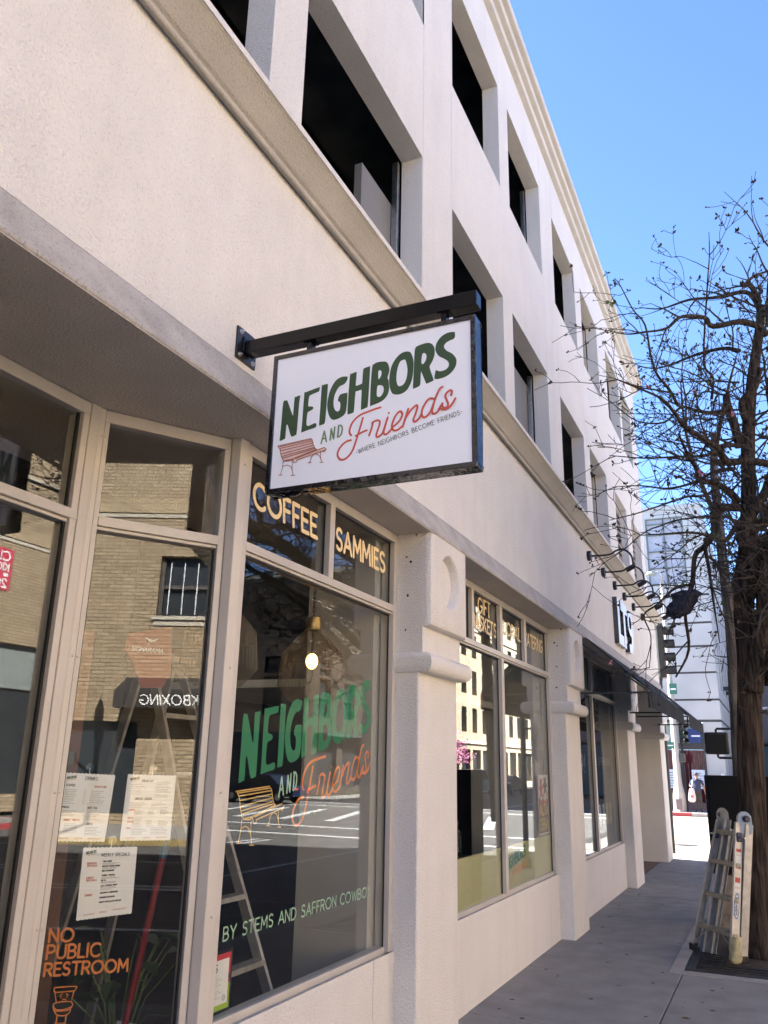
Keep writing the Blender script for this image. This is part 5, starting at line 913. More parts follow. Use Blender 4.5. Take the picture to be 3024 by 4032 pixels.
def make_tree(TLimbs,seed,loc,label,dens,group=None,trunk_n=40,spray=0):
    t=thing('street_tree',loc,label,'tree',group); rr=random.Random(seed); tw=MB(); pods=MB(); leaves=MB(); bl=MB(); ax_=None
    def fine(pts,n):
        q=smooth_line([p[:3] for p in pts],n); m_=len(pts); out=[]
        for i,p in enumerate(q):
            k=i/n; j=min(int(k),m_-2); fr=k-j; out.append((p,pts[j][3]*(1-fr)+pts[min(j+1,m_-1)][3]*fr))
        return out
    def pod(p,s_):
        for _ in range(rr.choice((1,2,3,3))):
            d=Vector((rr.uniform(-1,1),rr.uniform(-1,1),rr.uniform(-.2,1))).normalized(); e=d.orthogonal().normalized(); g=d.cross(e); L=rr.uniform(.6,1.2)*s_
            pods.add([p,p+d*L*.5+e*L*.3,p+d*L*.5-e*L*.15+g*L*.27,p+d*L*.5-e*L*.15-g*L*.27,p+d*L],[(0,1,2),(0,2,3),(0,3,1),(4,2,1),(4,3,2),(4,1,3)])
    def leaf(p,d,s_,mb):
        e=d.orthogonal().normalized(); e=Matrix.Rotation(rr.uniform(0,6.28),3,d)@e; mb.add([p,p+d*s_*.5+e*s_*.28,p+d*s_,p+d*s_*.5-e*s_*.28],[(0,1,2),(0,2,3)])
    def twig(p,d,L,r0,lev,droop,kf=1):
        n=max(3,int(L/.09)); pts=[p]; rad=[r0]; q=p.copy(); dd=d.normalized()
        bend=Vector((rr.uniform(-1,1),rr.uniform(-1,1),rr.uniform(-.6,1)))*.22
        for i in range(n):
            dd=(dd+bend*(1/n)*2+Vector((rr.uniform(-1,1),rr.uniform(-1,1),rr.uniform(-1,1)))*.17+Vector((0,0,-droop))).normalized(); q=q+dd*(L/n); pts.append(q.copy()); rad.append(max(.0038,r0*(1-.8*(i+1)/n)))
        tw.tube(pts,rad,4 if lev<2 else 3,cap=False)
        if lev<2:
            k=int(L*(7.5 if lev==0 else 8)*dens*kf)+1
            for _ in range(k):
                i=rr.randint(1,n); dirn=(pts[i]-pts[i-1]).normalized(); o=dirn.orthogonal().normalized(); o=Matrix.Rotation(rr.uniform(0,6.28),3,dirn)@o
                twig(pts[i],dirn*rr.uniform(.5,1.0)+o*rr.uniform(.4,1.0)+Vector((0,0,.12)),L*rr.uniform(.28,.6),max(.0048,rad[i]*.72),lev+1,droop*.5,1)
        if lev>=1 and rr.random()<.6: pod(q,rr.uniform(.035,.06))
        if rr.random()<.022:
            for _ in range(rr.randint(1,4)): leaf(pts[rr.randint(n//2,n)],Vector((rr.uniform(-1,1),rr.uniform(-1,1),rr.uniform(-1,.2))).normalized(),rr.uniform(.05,.10),leaves)
        if rr.random()<.004:
            for _ in range(9): leaf(q,Vector((rr.uniform(-1,1),rr.uniform(-1,1),rr.uniform(-1,1))).normalized(),rr.uniform(.03,.05),bl)
    tx=Vector((TLimbs[0][1][6][0],TLimbs[0][1][6][1],0))
    for li,(nm,pts) in enumerate(TLimbs):
        F_=fine(pts,6 if nm=='trunk' else 4)
        P=[p for p,_ in F_]; Rr=[q for _,q in F_]
        m=MB()
        if nm=='trunk':
            # finer rings and furrowed ridges; flare at the base
            PP_=[];RR_=[]
            for i in range(len(P)-1):
                for k in range(3): s_=k/3; PP_.append(P[i].lerp(P[i+1],s_)); RR_.append(Rr[i]*(1-s_)+Rr[i+1]*s_)
            RR_=[q*(1+.35*max(0,1-(p.z-.0)/.35)**2) for p,q in zip(PP_,RR_)]
            PP_=[p-Vector((0,0,.08)) if i==0 else p for i,p in enumerate(PP_)]
            def fr(i,k):
                a=2*math.pi*k/trunk_n; z=PP_[i].z
                return 1+.09*noise.noise(Vector((math.cos(a)*3.2,math.sin(a)*3.2,z*.55)))+.11*(abs(noise.noise(Vector((math.cos(a)*9,math.sin(a)*9,z*1.3+3))))-.25)+.05*noise.noise(Vector((math.cos(a)*22,math.sin(a)*22,z*4)))
            m.tube(PP_,RR_,trunk_n,fr=fr); m.build('trunk',BARK2 if dens<.42 else BARK,t,smooth='all')
        else:
            if pts[0][3]>.035: m.tube(P,Rr,14,fr=lambda i,k:1+.07*math.sin(k*1.7+i*.9)+.05*math.sin(k*3.1-i*.4))
            else: m.tube(P,Rr,7)
            m.build('limb',LIMB,t,smooth='all')
        if nm=='stub': continue
        L=sum((P[i+1]-P[i]).length for i in range(len(P)-1)); acc=0; nxt=.12
        for i in range(1,len(P)):
            acc+=(P[i]-P[i-1]).length
            if nm=='trunk' and P[i].z<3.6: nxt=acc+.1; continue
            while acc>nxt:
                nxt+=rr.uniform(.10,.20)/dens; d=(P[i]-P[i-1]).normalized(); o=d.orthogonal().normalized(); o=Matrix.Rotation(rr.uniform(0,6.28),3,d)@o
                out_=Vector((P[i].x-tx.x,P[i].y-tx.y,0)); out_=out_.normalized() if out_.length>.2 else Vector((0,0,0))
                low=P[i].z<4.6
                up=.25 if not low else -.12
                twig(P[i],d*rr.uniform(.3,.9)+o*rr.uniform(.5,1.1)+out_*.35+Vector((0,0,up)),rr.uniform(.35,1.15)*(.75 if Rr[i]<.012 else 1),max(.007,min(.017,Rr[i]*.7)),0 if rr.random()<.75 else 1,.05 if low else .012)
    for k in range(spray):
        base=Vector((rr.uniform(2.0,2.5),rr.uniform(10.2,10.8),rr.uniform(4.3,6.8))); a=rr.uniform(2.2,4.2) if k%4 else rr.uniform(0,6.28)
        d=Vector((math.cos(a),math.sin(a),rr.uniform(-.15,.75))); twig(base,d,rr.uniform(.8,1.9),rr.uniform(.011,.019),0,rr.uniform(.0,.05),.6)
    tw.build('twigs',TWIG,t,kind='stuff',fixn=False); pods.build('seed_pods',POD,t,kind='stuff',fixn=False)
    if leaves.v: leaves.build('leaves',mat('old_leaf',(.06,.11,.035),.5,var=.4,vscale=6),t,kind='stuff',fixn=False)
    if bl.v: bl.build('blossom',mat('pink_blossom',(.55,.22,.32),.7,var=.2),t,kind='stuff',fixn=False)
    return t
TREE=make_tree(D['tree'],12,(1.92,10.75,0),'bare street tree with dark furrowed trunk and seed pods behind the ladder',.45,spray=24)
# far limbs away from the lens so the crown is round
rt=random.Random(5); extra=[('trunk',[(2.3+.05*k,10.7+.0*k,.0+.45*k,.12-.008*k) for k in range(13)])]
for k in range(9):
    a=-1.35+k*.36; z=3.4+.4*(k%5); x0,y0=2.3,10.7; ca,sa=math.cos(a),math.sin(a); extra.append(('limb',[(x0,y0,z-.5,.06),(x0+.7*ca,y0+.7*sa,z,.045),(x0+1.6*ca,y0+1.6*sa,z+.45,.03),(x0+2.7*ca+.2*sa,y0+2.7*sa,z+.7,.016),(x0+3.7*ca,y0+3.7*sa,z+1.2,.005)]))
for P_ in ([(2.2,10.6,3.9,.09),(2.5,9.6,4.3,.075),(2.8,8.4,4.6,.06),(3.0,7.2,4.75,.045),(3.4,6.0,5.1,.02)],[(2.5,9.6,4.3,.06),(3.2,9.0,4.9,.045),(4.0,8.6,5.3,.03),(4.8,8.0,5.6,.01)],[(2.2,10.6,4.6,.06),(3.0,10.4,5.1,.045),(3.9,10.4,5.4,.03),(4.9,10.9,5.7,.01)],[(2.8,8.4,4.6,.045),(2.6,7.6,5.2,.03),(2.9,6.9,5.8,.012)],[(3.2,9.0,4.9,.03),(3.3,9.8,5.2,.02),(3.9,11.2,5.2,.008)]): extra.append(('limb',P_))
XT=[l for l in extra if l[0]!='trunk']
# join these limbs to the same tree as further limbs
t2=make_tree([D['tree'][0]]+XT,31,(1.92,10.75,0),'tmp',.75)
for ch_ in list(t2.children):
    if ch_.name.startswith('trunk'): bpy.data.objects.remove(ch_)
    else: ch_.parent=TREE; ch_.matrix_parent_inverse=Matrix.Translation(-Vector(TREE.location))
bpy.data.objects.remove(t2)
make_tree(D['tree2'],77,(2.15,14.6,0),'second slimmer grey street tree farther along behind the dark trunk',.4)
# rag caught in the branches
t=thing('rag',(1.5,10.0,3.75),'dark blue grey rag or bag caught in the low branches near the LT9 lamps','bag')
m=MB(); n=12; vs=[]; rr=random.Random(3)
for i,(h,wd) in enumerate(((-.16,.05),(-.11,.12),(-.03,.15),(.05,.14),(.11,.15),(.15,.10))):
    for k in range(n): a=2*math.pi*k/n; q=wd*(1+rr.uniform(-.3,.3)); vs.append((1.51+.10*h+math.cos(a)*q*1.0+.35*h,10.0+math.sin(a)*q*.6,3.75+h+rr.uniform(-.02,.02)))
m.add(vs,[(i*n+k,i*n+(k+1)%n,(i+1)*n+(k+1)%n,(i+1)*n+k) for i in range(5) for k in range(n)]+[tuple(range(n-1,-1,-1)),tuple(5*n+k for k in range(n))]); m.build('cloth',mat('dark_rag',(.02,.024,.045),.9,var=.7,vscale=14),t)

# ================================================================ KERBSIDE FURNITURE
t=thing('utility_cabinet',(1.8,12.55,0),'tall black cabinet on a rough concrete base behind the ladder and trunk','cabinet')
b=MB(); b.box(1.405,2.25,12.3,12.8,.62,1.84); cb=b.build('body',mat('black_cabinet',(.005,.0055,.0065),.7,var=.2,vscale=2,spec=.2),t,bevel=.006)
b=MB(); b.box(1.45,2.2,12.288,12.2995,.7,1.78); b.build('door',mat('black_cabinet',(.010,.011,.013),.7),cb,bevel=.003)
b=MB(); b.box(1.43,2.22,12.32,12.78,-.02,.618); b.build('base',mat('rough_concrete',(.25,.22,.18),.95,var=.25,vscale=10,bump=.7,bscale=30,speck=.3),t,bevel=.015)
SIGB=mat('signal_black',(.006,.0065,.0065),.5,var=.15); LENS=mat('signal_lens',(.02,.025,.022),.15)
t=thing('pedestrian_signal',(1.95,17.2,0),'black pedestrian signal box on two pipe arms beside the trunk','traffic signal')
b=MB(); b.tube([(1.95,17.2,0),(1.95,17.2,3.2)],.055,14); b.lathe([(.11,0),(.1,.15),(.06,.2)],(1.95,17.2,0),14); b.build('pole',SIGB,t,smooth=True)
b=MB(); b.box(1.13,1.55,17.0,17.2,2.19,2.59); h=b.build('signal_box',SIGB,t,bevel=.035,seg=4)
b=MB(); b.box(1.165,1.515,16.992,17.02,2.225,2.555); b.build('visor_panel',mat('signal_face',(.006,.007,.007),.8),h,bevel=.02)
for z,s_ in ((2.655,1),(2.13,-1)):
    b=MB(); b.tube([(1.34,17.1,2.59 if s_>0 else 2.19),(1.34,17.1,z-s_*.02),(1.36,17.1,z),(1.95,17.15,z)],.022,10); b.build('pipe_arm',SIGB,t)
def sig3(x,y,z,face,label,name='traffic_signal',pole=None,n=3):
    t=thing(name,(x,y,z),label,'traffic signal'); b=MB(); fx,fy=face; sx,sy=-fy,fx
    F_=Vector((fx,fy,0));S_=Vector((sx,sy,0)); hgt=.33*n
    b.obox((x,y,z+hgt/2),S_*.15,F_*.08,(0,0,hgt/2)); b.build('housing',SIGB,t,bevel=.02)
    for k in range(n):
        c=Vector((x,y,z+.165+.33*k))+F_*.081
        m=MB(); nn=16; vs=[]
        for L_ in (0,.24):
            for q in range(nn+1):
                a=R(-30+240*q/nn)
                for r_ in (.125,.133): vs.append(c+S_*r_*math.cos(a)+Vector((0,0,r_*math.sin(a)))+F_*L_*(1 if L_==0 else 1))
        st_=2*(nn+1); fs=[]
        for q in range(nn):
            i=2*q; fs+=[(i,i+2,st_+i+2,st_+i),(i+1,st_+i+1,st_+i+3,i+3),(st_+i,st_+i+2,st_+i+3,st_+i+1)]
        m.add(vs,fs); v=m.build('visor',SIGB,t)
        m=MB(); m.lathe([(.118,0),(.118,.012),(.06,.03)],c-F_*.012,18,axis=(fx,fy,0)); m.build('lens',LENS,v)
    return t
s=sig3(-.03,21.9,4.10,(1,0),'black four lens traffic signal jutting past the end of the building',n=4)
b=MB(); b.tube([(-.12,21.95,0),(-.12,21.95,5.6)],.045,12); b.build('pole',SIGB,s)
# ================================================================ FAR SIDE OF THE CROSSING
CP_=mat('aggregate_concrete',(.36,.35,.33),.9,var=.2,vscale=30,speck=.3)
t=thing('street_light',(-1.92,42.2,.06),'tall grey concrete street light pole with flared base across the crossing','street light')
b=MB(); b.lathe([(.285,0),(.285,.5),(.27,.75),(.20,1.1),(.165,1.35),(.15,3),(.125,6),(.09,11.2)],(-1.92,42.2,.06),8); b.build('pole',CP_,t)
b=MB(); b.box(-2.05,-1.79,41.90,41.93,.16,.62); b.build('hand_hole_cover',mat('cover_grey',(.14,.14,.14),.6),t)
b=MB(); b.tube(smooth_line([(-1.92,42.2,11.1),(-2.0,42.2,11.35),(-2.3,42.2,11.4)],4),.03,8); b.build('arm',CP_,t)
b=MB(); b.lathe([(.05,.12),(.2,.1),(.26,0),(.24,-.05),(.05,-.1)],(-2.38,42.2,11.3),18); b.build('lamp_head',mat('lamp_green_grey',(.25,.3,.27),.5),t,smooth=True)
GS=mat('street_sign_green',(.02,.13,.09),.4)
for (x,z,wd,hh),l in (((-1.95,5.35,.34,.5),'upper green street name sign on the concrete pole'),((-2.28,2.85,.34,.3),'lower small green sign on the concrete pole')):
    q=thing('street_sign',(x,42.0,z),l,'sign'); b=MB(); b.box(x,x+wd,41.99,42.0,z,z+hh); b.build('plate',GS,q); b=MB(); b.box(x+.05,x+wd-.05,41.985,41.9895,z+hh*.4,z+hh*.55); b.build('pale_line',WHITEP,q); b=MB(); b.box(x+wd/2-.02,x+wd/2+.02,42.0,42.12,z+.05,z+.09); b.build('bracket',STEEL,q)
s=sig3(-1.55,42.3,3.05,(.55,-.83),'dark traffic signal beside the concrete pole across the crossing'); b=MB(); b.tube([(-1.62,42.4,.06),(-1.62,42.4,4.1)],.05,10); b.build('pole',SIGB,s)
t=thing('pedestrian_signal',(-1.66,42.3,2.2),'small grey pedestrian signal below the far traffic signal','traffic signal')
b=MB(); b.box(-1.84,-1.5,42.15,42.3,2.25,2.65); h=b.build('signal_box',mat('signal_grey',(.09,.1,.1),.6),t,bevel=.03); b=MB(); b.box(-1.81,-1.53,42.14,42.155,2.28,2.62); b.build('face',LENS,h)
# white building on the far corner
WHT=mat('white_stucco',(.43,.44,.438),.9,var=.10,vscale=.5,bump=.3,bscale=30,spec=.2,speck=.05); GRV=mat('grey_groove',(.07,.07,.072),.9)
WB_=thing('white_building',(-6,50,0),'white horizontally banded corner building with gridded upper window across the street','building')
XW=.12; YW=44
zz=[.45,4.16,4.28,5.18,5.28,6.50,6.60,7.80,7.91,8.98,9.09,10.40,10.52]
b=MB(); g=MB()
zb=[(4.28,5.18),(5.28,6.50),(6.60,7.80),(7.91,8.98),(9.09,10.40)]
for z0,z1 in zb: b.box(-14,XW,YW,YW+.3,z0,z1); 
for z0,z1 in ((4.16,4.28),(5.18,5.28),(6.50,6.60),(7.80,7.91),(8.98,9.09),(10.40,10.52)): g.box(-14,XW-.05,YW+.05,YW+.3,z0,z1)
b.box(-14,-2.72,YW,YW+.3,10.52,15.1); b.box(-.82,XW,YW,YW+.3,10.52,15.1); b.box(-2.72,-.82,YW,YW+.3,14.7,15.1); b.box(-2.72,-.82,YW,YW+.3,10.52,11.1)
b.box(-.72,XW,YW,YW+.3,0,4.16); b.box(-14,-3.6,YW,YW+.3,0,4.16)
b.build('front_wall',WHT,WB_); g.build('groove',GRV,WB_)
b=MB(); b.box(-14,XW+.06,YW-.06,YW+.31,15.1,15.35); b.build('parapet',WHT,WB_)
WGL=glass('far_window_glass',(.9,.92,.95),.02); SHADE=mat('pale_blind',(.34,.36,.42),.8)
b=MB(); b.box(-2.72,-.82,YW+.1,YW+.14,11.1,14.7); wn=b.build('upper_window',SHADE,WB_)
FRG=mat('window_frame_grey',(.13,.15,.14),.5)
for x in (-2.72,-1.84,-.9): b=MB(); b.box(x,x+.07,YW+.02,YW+.095,11.1,14.7); b.build('mullion',FRG,wn)
for z in (11.1,11.95,12.85,13.75,14.35,14.63): b=MB(); b.box(-2.65,-.9,YW+.025,YW+.094,z,z+.06); b.build('glazing_bar',FRG,wn)
# side wall to the street
b=MB(); wall_open(b,YW+.3,112,0,15.1,[(y,y+1.1,z0,z1) for y in [46.6+2.4*k for k in range(26)] for z0,z1 in ((.7,4.0),(5.9,8.6),(9.4,12.2),(12.8,14.4))],XW,-.25)
b.build('side_wall',WHT,WB_,fixn=False)
b=MB(); b.box(-.35,-.26,YW+.31,112,0,15); b.build('dark_windows',mat('far_dark_glass',(.03,.035,.04),.15),WB_)
b=MB(); b.box(XW-.08,XW+.015,YW+.3,112,4.16,4.28); b.box(XW-.08,XW+.015,YW+.3,112,5.18,5.28); b.build('side_groove',GRV,WB_)
b=MB(); b.box(-14,XW-.3,YW+.32,112,14.9,15.0); b.box(-14.1,-14,YW,112,0,15); b.build('roof',CONC2,WB_)
for k in range(4): b=MB(); b.box(XW+.002,XW+.35,49.2+3*k,49.5+3*k,6.1+.0*k,6.3); b.build('wall_light',BLACKS,WB_)
LB=thing('barn_lamp',(.35,52,3.4),'dark blue shaded lamp on the side of the white building','lamp'); b=MB(); b.lathe([(.06,.25),(.1,.2),(.34,0),(.33,-.03)],(.5,52,3.1),16); b.build('lamp_shade',mat('navy_enamel',(.02,.05,.12),.4),LB,smooth=True); b=MB(); b.tube([(XW,52,3.6),(.5,52,3.65),(.5,52,3.34)],.02,6); b.build('arm',BLACKS,LB)
# red curtained shop front in the white building
SF=MB(); SF.box(-3.6,-.72,YW+.02,YW+.1,2.85,3.15); sf=SF.build('shop_front',mat('dark_fascia',(.035,.033,.035),.6),WB_)
b=MB(); b.box(-.80,-.722,YW-.03,YW+.1,.06,4.1); b.box(-3.6,-3.5,YW-.02,YW+.1,.06,4.1); b.box(-1.86,-1.78,YW-.02,YW+.1,.5,2.85); b.build('frame',mat('dark_fascia',(.035,.033,.035),.6),sf)
b=MB(); n=70; P=[(-3.48+2.66*k/n,YW+.42+.05*math.sin(k*1.15)+.02*math.sin(k*2.9)) for k in range(n+1)]
for (xa,ya),(xb,yb) in zip(P[:-1],P[1:]): b.quad((xa,ya,.45),(xb,yb,.45),(xb,yb,2.85),(xa,ya,2.85))
b.build('red_curtain',mat('red_curtain',(.16,.012,.02),.8,var=.2,vscale=2),sf)
b=MB(); b.box(-3.5,-.81,YW+.055,YW+.06,.45,2.85); b.build('shop_glass',WGL,sf); b=MB(); b.box(-3.6,-.8,YW-.04,YW+.2,.05,.42); b.build('brick_base',bricks('red_base',(.22,.10,.09),(.18,.08,.075),(.2,.17,.16),axis='x'),sf)
b=MB(); b.box(-3.6,-.81,YW+.3,YW+.33,3.15,4.16); b.build('upper_glazing',mat('upper_glazing',(.22,.30,.29),.3),sf)
BS=thing('blue_sign',(-1.1,43.98,3.2),'blue hanging shop sign partly hidden by the awning on the white building','sign'); b=MB(); b.box(-1.46,-.84,43.9,43.98,3.18,3.85); bp=b.build('panel',mat('sign_blue',(.008,.03,.13),.5),BS); b=MB(); b.box(-1.3,-.9,43.89,43.8995,3.46,3.53); b.build('white_bar',WHITEP,BS)
for (x0,x1),l in (((-2.72,-2.1),'white menu poster behind the concrete pole in the red curtained shop'),((-1.44,-.84),'white menu poster behind the standing pedestrian')):
    q=thing('poster',((x0+x1)/2,44.02,1.1),l,'poster','white posters on the red curtained shop front'); b=MB(); b.box(x0,x1,44.02,44.03,1.05,1.92); b.build('sheet',mat('poster_blue_white',(.62,.70,.78),.6,var=.1,vscale=12),q)
    for k in range(6): b=MB(); b.box(x0+.06,x1-.08-.1*(k%2),44.012,44.0195,1.15+.12*k,1.18+.12*k); b.build('print_line',mat('ink_mid',(.15,.14,.13),.7),q)
# grey block and shop down the street
GB=thing('grey_building',(4,64,0),'plain dark grey building far down the street behind the trunk','building'); b=MB(); b.box(.45,12,62,80,3.6,9.6); b.build('upper_block',mat('grey_render',(.16,.15,.15),.9,var=.06,vscale=.3),GB,bevel=.3,seg=3); b=MB(); b.box(.6,12,62.3,79,0,3.5); b.build('ground_floor',mat('teal_front',(.03,.09,.12),.6,var=.2,vscale=1),GB); b=MB(); b.box(.5,12,61.9,61.99,5.9,6.05); b.build('white_strip',WHITEP,GB)

# ================================================================ PEOPLE
SKIN=mat('skin',(.30,.16,.10),.6,var=.08)
def person(loc,heading,label,shirt,trouser,pose,hair=None,cap=None,H=1.72):
    t=thing('person',loc,label,'person')
    k=H/1.72; P=pose
    names=list(P['v']); idx={n:i for i,n in enumerate(names)}
    me=bpy.data.meshes.new('body'); Mz=Matrix.Rotation(heading,3,'Z')
    me.from_pydata([tuple(Mz@(Vector(P['v'][n][:3])*k)+Vector(loc)) for n in names],[(idx[a],idx[b_]) for a,b_ in P['e']],[])
    for m_ in (shirt,trouser,SKIN,GASKET): me.materials.append(m_)
    o=bpy.data.objects.new('body',me); COL.objects.link(o)
    sk=o.modifiers.new('skin','SKIN'); sk.use_smooth_shade=True
    if not me.skin_vertices: pass
    lay=me.skin_vertices[0] if me.skin_vertices else None
    if lay:
        for n in names:
            r_=P['v'][n][3:5]; lay.data[idx[n]].radius=(r_[0]*k,(r_[1] if len(r_)>1 else r_[0])*k)
            lay.data[idx[n]].use_root=(n=='pelvis')
    sb=o.modifiers.new('sub','SUBSURF'); sb.levels=2; sb.render_levels=2
    dg=bpy.context.evaluated_depsgraph_get(); dg.update()
    ev=o.evaluated_get(dg); nm=bpy.data.meshes.new_from_object(ev); o.modifiers.clear()
    nm.materials.clear()
    for m_ in (shirt,trouser,SKIN,GASKET): nm.materials.append(m_)
    inv=Mz.transposed()
    for p in nm.polygons:
        q=(inv@(p.center-Vector(loc)))/k; z=q.z
        arm=abs(q.x)>.20
        if z<.075: mi=3
        elif z<.90 and not (arm and z<1.0 and abs(q.x)>.24): mi=1
        elif arm and (z<P['sleeve'] ): mi=2
        elif z>1.455: mi=2
        else: mi=0
        p.material_index=mi; p.use_smooth=True
    o.data=nm; nm.name='body'; put(o,t)
    hc=Mz@(Vector(P['v']['head'][:3])*k)+Vector(loc)
    fd=Mz@Matrix.Rotation(P.get('turn',0),3,'Z')@Vector((0,-1,0)); sdv=fd.cross(Vector((0,0,1)))
    m=MB(); c=hc+fd*.098*k; m.obox(c-Vector((0,0,.012)),sdv*.014,fd*.02,(0,0,.022)); 
    for s_ in (-1,1): m.ball(hc+sdv*s_*.078*k-Vector((0,0,.01)),.012,.02,.032,6,4)
    m.build('nose_and_ears',SKIN,t,smooth='all')
    m=MB()
    for s_ in (-1,1): m.ball(hc+fd*.088*k+sdv*s_*.033*k+Vector((0,0,.014)),.011,.011,.009,6,4)
    m.obox(hc+fd*.092*k-Vector((0,0,.055)),sdv*.024,fd*.006,(0,0,.005)); m.build('eyes_and_mouth',mat('face_dark',(.05,.025,.02),.6),t)
    if cap:
        m=MB(); m.ball(hc+Vector((0,0,.045*k)),.098*k,.108*k,.085*k,14,8); m.obox(hc+fd*.13*k+Vector((0,0,.045*k)),sdv*.075,fd*.06,(0,0,.008)); m.build('cap',cap,t,smooth=True)
    if hair:
        m=MB(); m.ball(hc+Vector((0,0,.035*k))-fd*.02,.094*k,.10*k,.085*k,14,8); m.build('hair',hair,t,smooth='all')
    return t
stand={'v':{'pelvis':(0,0,.93,.150,.115),'waist':(0,0,1.06,.155,.125),'chest':(0,-.01,1.24,.175,.125),'neckb':(0,0,1.43,.075,.07),'neck':(0,-.015,1.50,.058,.058),'head':(0,-.03,1.60,.088,.10),'crown':(0,-.025,1.68,.062,.072),
 'hl':(.085,0,.86,.098,.10),'kl':(.105,-.01,.47,.072,.075),'al':(.115,.02,.09,.055,.055),'tl':(.135,-.13,.035,.042,.03),
 'hr':(-.085,0,.86,.098,.10),'kr':(-.105,-.015,.47,.072,.075),'ar':(-.115,.02,.09,.055,.055),'tr':(-.135,-.13,.035,.042,.03),
 'sl':(.19,0,1.385,.072,.075),'el':(.285,.02,1.10,.05,.05),'wl':(.33,-.05,.86,.032,.034),'fl':(.335,-.07,.77,.036,.022),
 'sr':(-.19,0,1.385,.072,.075),'er':(-.31,.0,1.13,.052,.05),'wr':(-.16,-.2,1.11,.034,.034),'fr':(-.09,-.22,1.14,.034,.03)},
 'e':[('pelvis','waist'),('waist','chest'),('chest','neckb'),('neckb','neck'),('neck','head'),('head','crown'),('pelvis','hl'),('hl','kl'),('kl','al'),('al','tl'),('pelvis','hr'),('hr','kr'),('kr','ar'),('ar','tr'),('chest','sl'),('sl','el'),('el','wl'),('wl','fl'),('chest','sr'),('sr','er'),('er','wr'),('wr','fr')],'sleeve':1.17,'turn':.9}
BLUE=mat('blue_stripe_shirt',(.022,.028,.065),.85,var=.12,vscale=40,stretch=(.2,.2,1)); TRO=mat('dark_trousers',(.035,.030,.027),.9,var=.25,vscale=12)
px,py,pz=-1.08,41.95,.062
person((px,py,pz),R(0),'man in blue shirt and dark cap waiting at the far kerb with a white bag',BLUE,TRO,stand,cap=mat('black_cap',(.012,.013,.018),.8),H=1.74)
t=thing('tote_bag',(px-.24,py-.16,.85),'white plastic shopping bag with red print hanging from the waiting man\'s shoulder','bag')
m=MB(); n=14; vs=[]
for h,wx in ((.52,.09),(.6,.15),(.75,.16),(.95,.12),(1.08,.10)):
    for k in range(n): a=2*math.pi*k/n; vs.append((px-.22-.05*(1-h)+wx*math.cos(a)*(1+.1*math.sin(k*3)),py-.19+.06*math.sin(a),h+.02*math.sin(k*2.3)))
m.add(vs,[(i*n+k,i*n+(k+1)%n,(i+1)*n+(k+1)%n,(i+1)*n+k) for i in range(4) for k in range(n)]+[tuple(range(n-1,-1,-1)),tuple(4*n+k for k in range(n))]); m.build('bag_body',mat('white_plastic',(.55,.47,.46),.5,var=.1,vscale=8),t,smooth='all')
m=MB(); m.tube(smooth_line([(px-.25,py-.2,1.07),(px-.2,py-.16,1.3),(px-.17,py-.02,1.47),(px-.15,py+.1,1.3)],5),.012,6); m.build('strap',WHITEP,t)
m=MB(); m.box(px-.30,px-.16,py-.268,py-.262,.72,.80); m.build('red_print',LBR,t)
st2={'v':dict(stand['v']),'e':stand['e'],'sleeve':1.17,'turn':0}
st2['v'].update({'er':(-.285,.02,1.10,.05,.05),'wr':(-.33,-.05,.86,.032,.034),'fr':(-.335,-.07,.77,.036,.022)})
person((.02,42.6,.062),R(20),'white haired person mostly hidden behind the black cabinet across the street',mat('grey_jacket',(.2,.2,.22),.9),TRO,st2,hair=mat('white_hair',(.7,.68,.65),.9),H=1.72)
person((18.6,48.5,.02),R(-60),'person in a blue top on the opposite pavement, seen only in the window reflection',mat('blue_top',(.03,.07,.28),.9),TRO,st2,hair=mat('dark_hair',(.02,.015,.012),.9))

# ================================================================ OPPOSITE SIDE OF THE STREET (seen in the glass)
BRA=bricks('buff_brick',(.42,.325,.215),(.31,.23,.145),(.13,.10,.07),bw=.42,bh=.12,ms=.013); SOLD=bricks('soldier_brick',(.46,.36,.23),(.40,.30,.18),(.24,.19,.13),bw=.1,bh=.42,ms=.013)
OB_=thing('brick_building',(30,-5,0),'long buff brick building across the street reflected in the shop windows','building')
XO=21.6
b=MB(); wall_open(b,-60,25,0,12.2,[(-3.2,-1.0,6.3,8.3),(-14,-11.8,6.3,8.3),(5,7.2,6.3,8.3),(12,14.2,6.3,8.3),(19.5,23.6,.6,5.9),(-6.5,-3.4,.3,3.0),(8,12,.6,3.6),(-20,-14,.6,3.4)],XO,XO+.35)
b.quad((XO,25,0),(45,25,0),(45,25,12.2),(XO,25,12.2)); b.build('front_wall',BRA,OB_,fixn=False)
b=MB(); b.box(XO-.09,XO+.1,-60,25.05,9.75,10.2); b.build('soldier_course',SOLD,OB_); b=MB(); b.box(XO-.12,XO+.3,-60,25.1,12.2,12.32); b.box(XO-.05,XO-.001,-60,25,9.6,9.72); b.build('coping',mat('pale_stone',(.45,.40,.32),.9),OB_)
b=MB(); b.box(XO,XO+.4,20.3,25,12.33,13.4); b.build('raised_parapet',BRA,OB_)
b=MB(); b.box(XO+.36,45,-60,24.9,0,12.0); b.build('dark_core',mat('far_dark_glass',(.03,.035,.04),.15),OB_)
